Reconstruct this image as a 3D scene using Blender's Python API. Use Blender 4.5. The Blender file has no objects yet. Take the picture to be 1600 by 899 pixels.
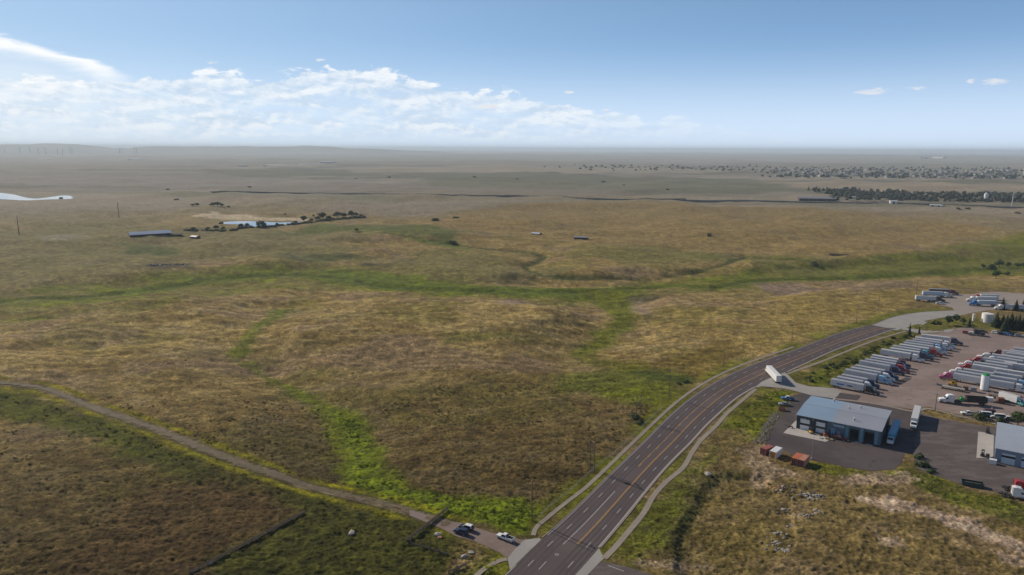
import bpy, bmesh, math, random
import numpy as np
from mathutils import Vector, Matrix
random.seed(7)
SC = bpy.context.scene
COL = SC.collection
rad = math.radians

# ------------------------------------------------------------------ camera
HC = 112.0                      # drone height above the road, metres
PITCH, ROLL, FPX = rad(10.93), rad(0.3), 1121.0
cF = np.array([0, math.cos(PITCH), -math.sin(PITCH)])
u0 = np.array([0, math.sin(PITCH), math.cos(PITCH)]); r0 = np.array([1.0, 0, 0])
cR = r0 * math.cos(ROLL) + u0 * math.sin(ROLL)
cU = u0 * math.cos(ROLL) - r0 * math.sin(ROLL)
cam = bpy.data.cameras.new('camera'); camo = bpy.data.objects.new('camera', cam); COL.objects.link(camo)
camo.matrix_world = Matrix(((cR[0], cU[0], -cF[0], 0), (cR[1], cU[1], -cF[1], 0), (cR[2], cU[2], -cF[2], HC), (0, 0, 0, 1)))
cam.sensor_width = 36; cam.sensor_fit = 'HORIZONTAL'; cam.lens = FPX / 1600 * 36
cam.clip_start = 1.0; cam.clip_end = 200000
SC.camera = camo

# ------------------------------------------------------------------ exposure
SC.view_settings.view_transform = 'Standard'; SC.view_settings.look = 'None'
SC.view_settings.exposure = 0.0; SC.view_settings.gamma = 1.0
SC.view_settings.use_curve_mapping = False
SC.cycles.max_bounces = 6; SC.cycles.diffuse_bounces = 2; SC.cycles.glossy_bounces = 2
SC.cycles.volume_bounces = 0; SC.cycles.use_denoising = True; SC.cycles.use_adaptive_sampling = False

# ------------------------------------------------------------------ sun and sky
SUN_EL, SUN_AZ = rad(29), rad(-49)          # azimuth from +Y, clockwise: the sun stands front-left
sdir = Vector((math.sin(SUN_AZ) * math.cos(SUN_EL), math.cos(SUN_AZ) * math.cos(SUN_EL), math.sin(SUN_EL)))
sun = bpy.data.lights.new('sun', 'SUN'); sun.energy = 5.0; sun.angle = rad(0.5); sun.color = (1.0, 0.885, 0.73)
suno = bpy.data.objects.new('sun', sun); COL.objects.link(suno)
suno.rotation_euler = (-sdir).to_track_quat('-Z', 'Y').to_euler(); suno.location = (0, 0, 400)

def make_world():
    w = bpy.data.worlds.new('World'); SC.world = w; w.use_nodes = True
    nt = w.node_tree; N = nt.nodes; L = nt.links; N.clear()
    def node(t, **k):
        n = N.new(t)
        for a, b in k.items(): setattr(n, a, b)
        return n
    def lk(v, s):
        if isinstance(v, (int, float)): s.default_value = v
        elif isinstance(v, tuple): s.default_value = v if len(v) == len(s.default_value) else (*v, 1)
        else: L.new(v, s)
    def M(op, a, b=0.0, c=0.0, clamp=False):
        n = node('ShaderNodeMath', operation=op, use_clamp=clamp)
        lk(a, n.inputs[0]); lk(b, n.inputs[1]); lk(c, n.inputs[2]); return n.outputs[0]
    def SM(a, b, x):
        n = node('ShaderNodeMapRange', interpolation_type='SMOOTHSTEP')
        lk(x, n.inputs[0]); lk(a, n.inputs[1]); lk(b, n.inputs[2]); lk(0.0, n.inputs[3]); lk(1.0, n.inputs[4]); return n.outputs[0]
    def MIX(f, a, b):
        n = node('ShaderNodeMix', data_type='RGBA'); lk(f, n.inputs[0]); lk(a, n.inputs[6]); lk(b, n.inputs[7]); return n.outputs[2]
    sky = node('ShaderNodeTexSky', sky_type='NISHITA', sun_disc=False)
    sky.sun_elevation = SUN_EL; sky.sun_rotation = SUN_AZ
    sky.altitude = 1500; sky.air_density = 1.1; sky.dust_density = 0.5; sky.ozone_density = 3.0
    tc = node('ShaderNodeTexCoord'); sp = node('ShaderNodeSeparateXYZ'); L.new(tc.outputs['Generated'], sp.inputs[0])
    deg = 180 / math.pi
    az = M('MULTIPLY', M('ARCTAN2', sp.outputs[0], sp.outputs[1]), deg)
    el = M('MULTIPLY', M('ARCSINE', sp.outputs[2]), deg)
    def noise(sx, sy, detail, rough, off=0.0, dx=0.0, dy=0.0, dist=0.0):
        cb = node('ShaderNodeCombineXYZ')
        lk(M('MULTIPLY', M('ADD', az, dx), sx), cb.inputs[0]); lk(M('MULTIPLY', M('ADD', el, dy), sy), cb.inputs[1]); lk(off, cb.inputs[2])
        n = node('ShaderNodeTexNoise'); n.inputs['Scale'].default_value = 1; n.inputs['Detail'].default_value = detail
        n.inputs['Roughness'].default_value = rough; n.inputs['Distortion'].default_value = dist
        L.new(cb.outputs[0], n.inputs['Vector']); return n.outputs[0]
    def curve(pts):            # elevation of an outline against azimuth, degrees
        c = node('ShaderNodeFloatCurve'); cu = c.mapping.curves[0]
        P = [((a + 90) / 180, e / 15 ) for a, e in pts]
        cu.points[0].location = P[0]; cu.points[1].location = P[-1]
        for p in P[1:-1]: cu.points.new(*p)
        for p in cu.points: p.handle_type = 'AUTO_CLAMPED'
        c.mapping.update(); lk(M('DIVIDE', M('ADD', az, 90), 180), c.inputs['Value'])
        return M('MULTIPLY', c.outputs[0], 15)
    # cloud bank: its upper outline, with cauliflower edges
    top = curve([(-90, 3), (-60, 4), (-40, 4.2), (-30, 4.6), (-26, 4.9), (-24.5, 5.0), (-22, 5.4), (-19, 5.2), (-16, 5.5), (-12, 5.9), (-9, 5.7), (-6, 5.1),
                 (-2.5, 4.5), (1, 4.1), (4, 3.4), (8, 2.7), (14, 2.1), (22, 1.0), (40, 0.6), (90, 0.5)])
    nb = noise(0.42, 0.95, 8, 0.62, 3.1, dist=0.25)
    nb2 = noise(0.42, 0.95, 8, 0.62, 3.1, dx=0.35, dy=-0.30, dist=0.25)
    nl = noise(0.11, 0.9, 5, 0.6, 9.0)
    edge = M('SUBTRACT', M('ADD', top, M('MULTIPLY', M('SUBTRACT', nb, 0.5), 3.4)), el)
    body = SM(-0.02, 0.38, edge)
    depth = SM(0.0, 2.6, edge)
    fade = SM(0.0, 1.6, el)
    streak = SM(0.34, 0.62, M('ADD', M('MULTIPLY', nl, 0.55), M('MULTIPLY', nb, 0.45)))
    solid = M('MAXIMUM', M('SUBTRACT', 1.0, M('MULTIPLY', depth, 1.15)), streak, clamp=True)
    a1 = M('MULTIPLY', M('MULTIPLY', body, fade), M('MULTIPLY', solid, 0.93), clamp=True)
    right = SM(20.0, -4.0, az)
    a1 = M('MULTIPLY', a1, M('ADD', M('MULTIPLY', right, 0.75), 0.15))
    lit = M('ADD', M('MULTIPLY', M('SUBTRACT', nb, nb2), 4.2), 0.62, clamp=True)
    lit = M('SUBTRACT', lit, M('MULTIPLY', depth, 0.28), clamp=True)
    # long bright veil, upper left, and thin cirrus glow round it
    vt = curve([(-90, 7), (-50, 7.4), (-34.5, 6.95), (-33, 6.75), (-31.5, 6.35), (-30, 5.95), (-28.6, 5.45), (-27, 4.9), (-20, 3), (0, 1), (90, 0)])
    nv = noise(0.22, 1.1, 7, 0.62, 5.5, dist=0.4)
    ve = M('SUBTRACT', M('ADD', vt, M('MULTIPLY', M('SUBTRACT', nv, 0.5), 1.5)), el)
    veil = M('MULTIPLY', SM(-0.05, 0.40, ve), SM(1.55, 0.35, ve))
    veil = M('MULTIPLY', veil, SM(-26.5, -29.5, az))
    haze_l = M('MULTIPLY', SM(0.0, 2.5, ve), SM(-14.0, -33.0, az))
    # small fair-weather puffs
    puffs = None
    for (pa, pe, wa, we) in ((25.8, 4.05, 1.5, .28), (28.7, 4.2, 1.0, .2), (32.8, 4.42, 1.1, .30), (31.7, 4.5, .45, .22),
                             (-22.0, 5.95, .7, .2), (-14.4, 6.35, .5, .16), (4.3, 4.3, .5, .14), (7.5, 3.0, .6, .12), (-2.0, 3.2, 1.4, .25)):
        da = M('DIVIDE', M('SUBTRACT', az, pa), wa); de = M('DIVIDE', M('SUBTRACT', el, pe), we)
        r2 = M('ADD', M('MULTIPLY', da, da), M('MULTIPLY', de, de))
        g = SM(1.6, 0.0, r2); puffs = g if puffs is None else M('MAXIMUM', puffs, g)
    np_ = noise(0.9, 2.4, 6, 0.65, 1.7)
    ap = SM(0.50, 0.95, M('ADD', M('MULTIPLY', puffs, 0.85), M('MULTIPLY', M('SUBTRACT', np_, 0.5), 2.3)))
    ap = M('MULTIPLY', ap, SM(0.02, 0.2, puffs))
    # colours (before the Background strength of 0.075)
    low = M('POWER', SM(26.0, -1.0, el), 1.9)
    air = MIX(SM(9.0, 0.3, el), (3.0, 5.9, 10.6), (9.10, 11.20, 14.0))
    c = MIX(M('MULTIPLY', low, 0.95), sky.outputs[0], air)
    side = SM(25.0, -75.0, az)
    c = MIX(M('MULTIPLY', M('MULTIPLY', side, SM(30.0, 0.0, el)), 0.40), c, (9.60, 11.33, 12.53))
    c = MIX(M('MULTIPLY', haze_l, 0.45), c, (10.93, 11.73, 12.27))
    cl = MIX(lit, (7.47, 9.07, 10.93), (13.33, 13.33, 13.20))
    c = MIX(a1, c, cl)
    c = MIX(M('MULTIPLY', veil, 0.9), c, (13.33, 13.33, 13.20))
    c = MIX(M('MULTIPLY', ap, 0.75), c, (10.67, 10.67, 11.07))
    bg = node('ShaderNodeBackground'); lk(c, bg.inputs[0]); bg.inputs[1].default_value = 0.08
    out = node('ShaderNodeOutputWorld'); L.new(bg.outputs[0], out.inputs[0])
make_world()

# ------------------------------------------------------------------ numbers: noise, distances, pixels to ground
def sst(a, b, x):
    t = np.clip((x - a) / (b - a), 0, 1); return t * t * (3 - 2 * t)
def vnoise(x, y, seed=0):
    x = np.asarray(x, dtype=np.float64); y = np.asarray(y, dtype=np.float64)
    ix = np.floor(x); iy = np.floor(y); fx = x - ix; fy = y - iy
    ix = ix.astype(np.int64); iy = iy.astype(np.int64)
    def h(a, b):
        v = (a * 374761393 + b * 668265263 + seed * 974634777) & 0xffffffff
        v = ((v ^ (v >> 13)) * 1274126177) & 0xffffffff
        v = ((v ^ (v >> 15)) * 2246822519) & 0xffffffff
        return (v ^ (v >> 16)) / 4294967295.0
    sx = fx * fx * fx * (fx * (fx * 6 - 15) + 10); sy = fy * fy * fy * (fy * (fy * 6 - 15) + 10)
    a = h(ix, iy); b = h(ix + 1, iy); c = h(ix, iy + 1); d = h(ix + 1, iy + 1)
    return (a + (b - a) * sx) * (1 - sy) + (c + (d - c) * sx) * sy
def fbm(x, y, octv=4, seed=0, gain=0.5):
    s = 0; amp = 1; tot = 0
    for i in range(octv):
        s = s + vnoise(x * 2 ** i + 17.3 * i, y * 2 ** i - 9.1 * i, seed + i) * amp; tot += amp; amp *= gain
    return s / tot
def sdpoly(X, Y, poly, margin=120.0):
    P = np.asarray(poly, dtype=np.float64); out = np.full(X.shape, 1e6)
    lo = P.min(0) - margin; hi = P.max(0) + margin
    sel = (X > lo[0]) & (X < hi[0]) & (Y > lo[1]) & (Y < hi[1])
    x = X[sel]; y = Y[sel]; d2 = np.full(x.shape, 1e18); ins = np.zeros(x.shape, bool)
    for i in range(len(P)):
        ax, ay = P[i - 1]; bx, by = P[i]; ex, ey = bx - ax, by - ay
        t = np.clip(((x - ax) * ex + (y - ay) * ey) / (ex * ex + ey * ey + 1e-9), 0, 1)
        d2 = np.minimum(d2, (x - ax - t * ex) ** 2 + (y - ay - t * ey) ** 2)
        if ay != by: ins ^= ((ay > y) != (by > y)) & (x < (bx - ax) * (y - ay) / (by - ay) + ax)
    d = np.sqrt(d2); out[sel] = np.where(ins, -d, d); return out
def dline(X, Y, line, margin=80.0):
    P = np.asarray(line, dtype=np.float64); out = np.full(X.shape, 1e6)
    lo = P.min(0) - margin; hi = P.max(0) + margin
    sel = (X > lo[0]) & (X < hi[0]) & (Y > lo[1]) & (Y < hi[1])
    x = X[sel]; y = Y[sel]; d2 = np.full(x.shape, 1e18)
    for i in range(1, len(P)):
        ax, ay = P[i - 1]; bx, by = P[i]; ex, ey = bx - ax, by - ay
        t = np.clip(((x - ax) * ex + (y - ay) * ey) / (ex * ex + ey * ey + 1e-9), 0, 1)
        d2 = np.minimum(d2, (x - ax - t * ex) ** 2 + (y - ay - t * ey) ** 2)
    out[sel] = np.sqrt(d2); return out
def ray(x, y): return cF * FPX + cR * (x - 800) - cU * (y - 449.5)
def P0(x, y, z=0.0):            # photograph pixel -> point on the level z
    d = ray(x, y); t = (z - HC) / d[2]; return np.array([d[0] * t, d[1] * t])
def flat(pts, z=0.0): return [tuple(P0(x, y, z)) for x, y in pts]

# level, built-up land (in photograph pixels, taken to the ground)
DEV = flat([(640, 990), (690, 850), (742, 812), (822, 832), (880, 772), (1030, 640), (1100, 588), (1230, 537), (1330, 503), (1400, 482), (1425, 462), (1500, 448), (1610, 446), (1900, 452), (2300, 990)])
BASIN = flat([(1046, 842), (1068, 800), (1090, 762), (1112, 741), (1150, 736), (1200, 745), (1235, 775), (1245, 850), (1190, 905), (1050, 905)])
BASINE = flat([(1050, 905), (1046, 842), (1068, 800), (1090, 762), (1112, 741), (1150, 736), (1200, 745), (1235, 775)])
VALLEY = flat([(-60, 476), (0, 474), (130, 467), (200, 459), (300, 446), (400, 434), (470, 432), (540, 437), (600, 448), (740, 456), (920, 457), (1000, 453), (1110, 449), (1165, 441), (1290, 433), (1400, 426), (1500, 420), (1600, 412), (1750, 400)], -4.0)
GULLY = [flat([(437, 488), (402, 512), (380, 545), (390, 573), (450, 606), (512, 640), (556, 690), (574, 742), (620, 768), (700, 785), (800, 798)], -2.0),
         flat([(950, 458), (960, 480), (972, 500), (950, 525), (910, 550), (960, 568), (1040, 590)], -2.0), flat([(700, 380), (790, 392), (850, 400), (820, 417), (850, 432), (1000, 438), (1160, 403), (1300, 412)], -2.0)]
def hmacro(X, Y):
    r = np.hypot(X, Y)
    w = sst(5.0, 90.0, sdpoly(X, Y, DEV, 200.0))
    wx, wy = X + 60 * (fbm(X / 130, Y / 130, 2, 14) - .5), Y + 60 * (fbm(X / 130 + 7, Y / 130, 2, 15) - .5)
    a = (fbm(wx / 150 + 3, wy / 120, 3, 11) - 0.5) * 19.0 * sst(180, 420, r)
    b = (fbm(X / 700, Y / 700 + 5, 3, 21) - 0.5) * 22.0 * sst(700, 2500, r)
    c = (fbm(X / 3500 + 8, Y / 3500, 4, 31) - 0.47) * 90.0 * sst(3000, 14000, r)
    edge = 26 * (fbm(X / 40, Y / 40, 3, 16) - .5) + 40 * (fbm(X / 120, Y / 120, 2, 17) - .5)
    v = sst(86, 40, dline(X, Y, VALLEY, 260) + edge)
    g = np.zeros_like(r)
    for L, wd, dp in zip(GULLY, (34, 50, 40), (3.2, 4.5, 3.0)): g = np.maximum(g, dp * sst(wd, 4, dline(X, Y, L, 90) + edge * .35))
    return (a * (1 - .75 * v) + b + c - 7.0 * v - g) * w
GX0, GY0, GST, GNX, GNY = -1300.0, 100.0, 4.0, 651, 401
GRID = hmacro(*np.meshgrid(GX0 + GST * np.arange(GNX), GY0 + GST * np.arange(GNY)))
GRID2 = hmacro(*np.meshgrid(-6000 + 30.0 * np.arange(401), 100 + 30.0 * np.arange(251)))
def hm1(x, y):
    for x0, y0, st, q in ((GX0, GY0, GST, GRID), (-6000.0, 100.0, 30.0, GRID2)):
        u, v = (x - x0) / st, (y - y0) / st
        if 0 <= u < q.shape[1] - 1 and 0 <= v < q.shape[0] - 1:
            i, j = int(u), int(v); u -= i; v -= j
            return float((q[j, i] * (1 - u) + q[j, i + 1] * u) * (1 - v) + (q[j + 1, i] * (1 - u) + q[j + 1, i + 1] * u) * v)
    return float(hmacro(np.array([x]), np.array([y]))[0])
def hbasin(X, Y):
    d = dline(X, Y, BASINE, 60.0)
    return -1.3 * sst(0.0, 4.2, d) * sst(40.0, 9.0, d) * (sdpoly(X, Y, BASIN, 60.0) < 0)
def G(x, y):                     # photograph pixel -> point on the rolling ground
    z = 0.0
    for _ in range(14):
        p = P0(x, y, z); z = 0.5 * z + 0.5 * hm1(p[0], p[1])
    return tuple(p)
def poly(pts): return [G(x, y) for x, y in pts]
def band(pts): return poly([(x, a) for x, a, b in pts] + [(x, b) for x, a, b in reversed(pts)])
HFUN = []
def hz(x, y):
    z = hm1(x, y)
    if 0 < x < 140 and 140 < y < 260: z += float(hbasin(np.array([float(x)]), np.array([float(y)]))[0])
    return z
def g3(x, y):
    p = G(x, y); return Vector((p[0], p[1], hz(*p)))

# ------------------------------------------------------------------ materials
MATS = {}
def mat(name, rgb, rough=0.6, metal=0.0, var=0.12, scale=2.0, bump=0.0, spec=0.4, vs=None, dark=None):
    if name in MATS: return MATS[name]
    m = bpy.data.materials.new(name); m.use_nodes = True; nt = m.node_tree; N = nt.nodes; L = nt.links
    b = N['Principled BSDF']; b.inputs['Roughness'].default_value = rough; b.inputs['Metallic'].default_value = metal
    b.inputs['Specular IOR Level'].default_value = spec
    tc = N.new('ShaderNodeTexCoord'); n = N.new('ShaderNodeTexNoise'); n.inputs['Scale'].default_value = scale; n.inputs['Detail'].default_value = 5
    n.inputs['Roughness'].default_value = 0.6
    src = tc.outputs['Object']
    if vs:
        mp = N.new('ShaderNodeMapping'); mp.inputs['Scale'].default_value = vs; L.new(src, mp.inputs[0]); src = mp.outputs[0]
    L.new(src, n.inputs['Vector'])
    r = N.new('ShaderNodeMapRange'); r.inputs[1].default_value = 0.3; r.inputs[2].default_value = 0.7
    r.inputs[3].default_value = 0; r.inputs[4].default_value = 1; L.new(n.outputs[0], r.inputs[0])
    mx = N.new('ShaderNodeMix'); mx.data_type = 'RGBA'
    d = dark or tuple(c * (1 - var) for c in rgb); e = tuple(min(1, c * (1 + var)) for c in rgb) if not dark else rgb
    mx.inputs[6].default_value = (*d, 1); mx.inputs[7].default_value = (*e, 1)
    L.new(r.outputs[0], mx.inputs[0]); L.new(mx.outputs[2], b.inputs['Base Color'])
    if bump:
        bp = N.new('ShaderNodeBump'); bp.inputs['Strength'].default_value = 0.6; bp.inputs['Distance'].default_value = bump
        L.new(n.outputs[0], bp.inputs['Height']); L.new(bp.outputs[0], b.inputs['Normal'])
    MATS[name] = m; return m

# ------------------------------------------------------------------ mesh building
class MB:
    def __init__(s): s.v = []; s.f = []; s.m = []
    def add(s, vs, fs, mi=0):
        o = len(s.v); s.v += [tuple(map(float, p)) for p in vs]; s.f += [tuple(i + o for i in f) for f in fs]; s.m += [mi] * len(fs); return s
    def box(s, c, d, rz=0.0, mi=0, top=(1.0, 1.0)):
        cs, sn = math.cos(rz), math.sin(rz); V = []
        for k, (tx, ty) in ((-.5, (1, 1)), (.5, top)):
            for i, j in ((-.5, -.5), (.5, -.5), (.5, .5), (-.5, .5)):
                x, y = i * d[0] * tx, j * d[1] * ty
                V.append((c[0] + x * cs - y * sn, c[1] + x * sn + y * cs, c[2] + k * d[2]))
        return s.add(V, [(3, 2, 1, 0), (4, 5, 6, 7), (0, 1, 5, 4), (1, 2, 6, 5), (2, 3, 7, 6), (3, 0, 4, 7)], mi)
    def cyl(s, p, q, r, r2=None, n=10, mi=0, cap=True):
        p = Vector(p); q = Vector(q); r2 = r if r2 is None else r2; a = (q - p).normalized()
        u = a.orthogonal().normalized(); w = a.cross(u); V = []
        for c, rr in ((p, r), (q, r2)):
            for i in range(n):
                t = 2 * math.pi * i / n; V.append(c + u * (rr * math.cos(t)) + w * (rr * math.sin(t)))
        F = [(i, (i + 1) % n, n + (i + 1) % n, n + i) for i in range(n)]
        if cap: F += [tuple(range(n - 1, -1, -1)), tuple(range(n, 2 * n))]
        return s.add(V, F, mi)
    def prof(s, pr, yf, mi=0):     # side profile in x,z swept across y; yf(x,z) = half width
        n = len(pr); V = [(x, -yf(x, z), z) for x, z in pr] + [(x, yf(x, z), z) for x, z in pr]
        F = [(i, i + n, (i + 1) % n + n, (i + 1) % n) for i in range(n)] + [tuple(range(n)), tuple(range(2 * n - 1, n - 1, -1))]
        return s.add(V, F, mi)
    def mesh(s, name, mats, bevel=0.0, smooth=False):
        me = bpy.data.meshes.new(name); me.from_pydata(s.v, [], s.f)
        for m in mats: me.materials.append(m)
        for p, k in zip(me.polygons, s.m): p.material_index = k
        bm = bmesh.new(); bm.from_mesh(me)
        bmesh.ops.recalc_face_normals(bm, faces=bm.faces)
        if bevel: bmesh.ops.bevel(bm, geom=[e for e in bm.edges], offset=bevel, segments=1, affect='EDGES', clamp_overlap=True)
        bm.to_mesh(me); bm.free()
        if smooth: me.polygons.foreach_set('use_smooth', [True] * len(me.polygons))
        return me
def obj(name, me, parent=None, loc=(0, 0, 0), rz=0.0, sc=None):
    o = bpy.data.objects.new(name, me); COL.objects.link(o); o.parent = parent; o.location = loc; o.rotation_euler = (0, 0, rz)
    if sc: o.scale = sc
    return o
def tag(o, label, cat, group=None, kind=None):
    if label: o['label'] = label
    if cat: o['category'] = cat
    if group: o['group'] = group
    if kind: o['kind'] = kind
    return o
def thing(name, label, cat, loc=(0, 0, 0), rz=0.0, group=None):
    return tag(obj(name, None, None, loc, rz), label, cat, group)
def paint(o, m):                # a material of its own for one object that shares its mesh
    for s in o.material_slots: s.link = 'OBJECT'
    o.material_slots[0].material = m
def dup(o, parent=None, swap=None):
    c = o.copy(); COL.objects.link(c); c.parent = parent
    if swap:
        for s in c.material_slots:
            if s.material and s.material.name in swap:
                m = swap[s.material.name]; s.link = 'OBJECT'; s.material = m
    for ch in list(o.children): dup(ch, c, swap)
    return c

# ------------------------------------------------------------------ plan of pavements (photograph pixels, level ground)
ROAD_L = [(752, 930), (788, 899), (808, 880), (841, 846), (863, 829), (900, 794.5), (951, 744), (1007, 690), (1037, 659.5), (1063.4, 635), (1100, 608.4), (1147, 582.6), (1187, 566), (1240, 548), (1275, 534.5), (1325, 516.5), (1362, 508), (1400, 494.6), (1440, 488), (1495, 485.3)]
ROAD_R = [(868, 935), (901, 899), (921, 875), (935, 859), (947, 845), (975, 812), (1008, 770), (1060, 711), (1083, 690), (1097, 672), (1122, 648.5), (1147, 625.5), (1173.6, 608.4), (1187, 601.5), (1227, 583), (1260, 568), (1310, 545.5), (1360, 528), (1390, 517.2), (1420, 508.5), (1450, 500.5), (1495, 493)]
def resample(pts, n):
    P = np.array(pts); d = np.r_[0, np.cumsum(np.hypot(*(P[1:] - P[:-1]).T))]
    # smooth curve through the points: Catmull-Rom on arc length
    t = np.linspace(0, d[-1], n); out = np.zeros((n, 2))
    T = np.gradient(P, d, axis=0)
    for k, tt in enumerate(t):
        i = min(max(np.searchsorted(d, tt) - 1, 0), len(P) - 2); h = d[i + 1] - d[i]; s = (tt - d[i]) / h
        out[k] = (2 * s**3 - 3 * s**2 + 1) * P[i] + (s**3 - 2 * s**2 + s) * h * T[i] + (-2 * s**3 + 3 * s**2) * P[i + 1] + (s**3 - s**2) * h * T[i + 1]
    return out
NR = 240
RL = resample(flat(ROAD_L), NR); RR_ = resample(flat(ROAD_R), 900)
RR = np.array([RR_[np.argmin(((RR_ - p) ** 2).sum(1))] for p in RL])
for _ in range(30): RR[1:-1] = RR[1:-1] * .5 + (RR[:-2] + RR[2:]) * .25
for _ in range(12): RL[1:-1] = RL[1:-1] * .5 + (RL[:-2] + RL[2:]) * .25
LOTS = {
 'truck_yard': flat([(1311, 619), (1304, 606), (1308, 601), (1318, 592), (1338, 578), (1352, 569), (1364, 562), (1384, 553), (1397, 545), (1412, 539), (1430, 529), (1441, 523), (1470, 520.5), (1484, 518.5), (1496, 513), (1512, 511), (1535, 518), (1560, 521), (1610, 523), (1800, 528), (1900, 690), (1605, 668), (1588, 664.5), (1560, 660), (1540, 656.5), (1500, 648.5), (1450, 635.5), (1428, 640), (1380, 633), (1345, 627)]),
 'far_lot': flat([(1444, 470), (1462, 462), (1478, 458), (1515, 460.5), (1535, 457), (1560, 456), (1610, 460), (1800, 468), (1800, 497), (1610, 489), (1590, 484), (1570, 483), (1545, 485), (1520, 489), (1497, 494), (1488, 481), (1470, 477)]),
 'workshop_lot': flat([(1258, 613), (1240, 618), (1228, 640), (1217, 652), (1208, 668), (1196, 690), (1197, 699), (1225, 704), (1245, 716), (1282, 721), (1322, 730.5), (1364, 736), (1397, 733.5), (1408, 725), (1414, 708), (1426, 709), (1437, 652), (1430, 642), (1380, 634), (1345, 628)]),
 'service_lot': flat([(1438, 645), (1462, 653), (1500, 660), (1540, 666), (1560, 668), (1900, 720), (1900, 880), (1602, 783), (1570, 772), (1510, 760), (1479, 748.5), (1452, 741), (1431, 731), (1427, 710)]),
 'side_street': flat([(933, 879), (945, 878), (980, 886), (1008, 895), (1040, 904), (1130, 930), (1100, 1000), (900, 1000), (905, 915)]),
}
CONC = {
 'driveway': flat([(1179, 606), (1190, 597), (1210, 588), (1226, 582), (1233, 588), (1243, 598), (1263, 604), (1303, 607), (1316, 612.5), (1304, 623), (1270, 618.5), (1247, 612.5), (1230, 608), (1205, 605.3), (1190, 604)]),
 'far_concrete': None,
 'west_apron': flat([(793, 873), (805, 858), (819, 844), (842, 841), (846, 843.5), (826, 862.5), (797, 891)]),
 'east_apron': flat([(936, 857), (940, 866), (945, 872), (936, 880), (917, 900), (890, 930), (864, 937), (899, 899), (921, 874.5)]),
 'workshop_apron': flat([(1224, 677), (1244, 657), (1246, 669), (1292, 683.5), (1296, 688), (1290, 691)]),
 'service_apron': flat([(1528.5, 675), (1553, 678), (1552, 713), (1548, 716), (1525.5, 716)]),
}
DIRT_APRON = flat([(640, 797), (700, 814), (722, 817.5), (745, 825), (768, 832.5), (792, 838.5), (819, 844), (806, 858), (793, 873), (780, 863), (742, 846), (712, 838), (690, 826), (640, 806)])
PATH_L = flat([(833, 837), (836, 827.5), (858, 807), (884, 786), (916.5, 761), (928, 750.5), (974, 706), (1011.7, 670), (1043.7, 640), (1063.5, 623.5), (1103.5, 597), (1147, 575.5), (1190, 559.5), (1240, 542.5)])
PATH_R = flat([(944, 873), (956, 861), (983, 830), (1007.6, 799), (1020.6, 776), (1040, 754), (1066.7, 731.7), (1081, 708), (1093.4, 690), (1116.5, 668), (1136, 646), (1155.7, 629), (1181, 608)])
PATH_R2 = flat([(1229, 585), (1275, 568.5), (1325, 548.5), (1360, 534.5), (1395, 523.5), (1416, 517.8)])
TRACK = poly([(-60, 594), (0, 598), (60, 605), (100, 618), (150, 638), (200, 655), (260, 677), (320, 702), (400, 732), (470, 757), (540, 774), (600, 788), (660, 806), (700, 820)])
PONDW = poly([(-80, 301), (0, 303.5), (20, 306), (60, 307.8), (100, 307), (111, 308), (104, 310), (85, 312), (50, 314), (0, 312), (-80, 310)])
def rounded(pg, n=120, amp=.04):
    Q = resample(list(pg) + [pg[0]], n + 1)[:n]; cen_ = Q.mean(0)
    for _ in range(4): Q = Q * .5 + np.roll(Q, 1, 0) * .25 + np.roll(Q, -1, 0) * .25
    return [tuple(q + (q - cen_) * amp * (vnoise(np.array([i / 3.0]), np.array([0.5]), 6)[0] - .5)) for i, q in enumerate(Q)]
PONDE = poly([(345, 345.5), (365, 344.8), (395, 346), (440, 347.2), (470, 346.2), (474, 347), (455, 351), (430, 354), (405, 356.5), (384, 356), (378, 351.5), (372, 348.5), (352, 347.5)])

# ------------------------------------------------------------------ the ground: one sheet to the horizon
def mixc(c, t, m):
    return c + (np.array(t) - c) * np.clip(m, 0, 1)[:, None]
PAVE = [p for p in LOTS.values()] + [p for p in CONC.values() if p] + [list(map(tuple, RL)) + list(map(tuple, RR[::-1]))]
PONDW = rounded(PONDW); PONDE = rounded(PONDE, 120, .02)
def level_of(pg): return sum(hz(*p) for p in pg) / len(pg) - 0.3
LV_W, LV_E = level_of(PONDW), level_of(PONDE)
hz0 = hz
def hpond(X, Y, Z):
    for pg, lv, wd in ((PONDW, LV_W, 260.0), (PONDE, LV_E, 90.0)):
        d = sdpoly(X, Y, pg, wd + 20); Z = Z + (lv + .25 - Z) * sst(wd, 6, d); w = sst(6, -4, d); Z = Z * (1 - w) + (lv - 0.9) * w
    return Z
def hz(x, y):
    z = hz0(x, y)
    if x < -50 and 700 < y < 3000: z = float(hpond(np.array([float(x)]), np.array([float(y)]), np.array([z]))[0])
    return z
CREEK = poly([(-60, 474), (0, 472), (50, 468), (130, 465.5), (200, 457), (300, 444), (340, 437), (400, 431.5), (470, 430), (540, 436), (600, 448), (680, 453), (740, 455.5), (850, 457), (920, 456), (1000, 452), (1050, 448), (1110, 450.5), (1140, 446), (1165, 440), (1240, 436.5), (1290, 437.5), (1400, 432), (1500, 424), (1600, 416)])
CREEK2 = poly([(560, 363), (640, 370.5), (700, 380), (740, 388), (790, 392), (832, 395.5), (854, 402), (842, 409), (819, 417), (830, 425), (848, 432), (920, 436), (1000, 438.5), (1020, 438), (1050, 431.5), (1100, 424), (1140, 411), (1165, 402.5), (1250, 406), (1275, 412), (1300, 418)])
DRAIN = [(437, 488), (420, 497), (402, 512), (384, 530), (378, 550), (388, 571), (412, 588), (450, 606), (480, 621), (512, 640), (540, 662), (556, 690), (562, 715), (574, 742), (602, 757)]
DRAINW = [6, 5, 3, 5, 7, 4, 2, 3, 4, 6, 8, 9, 10, 10, 8]
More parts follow.
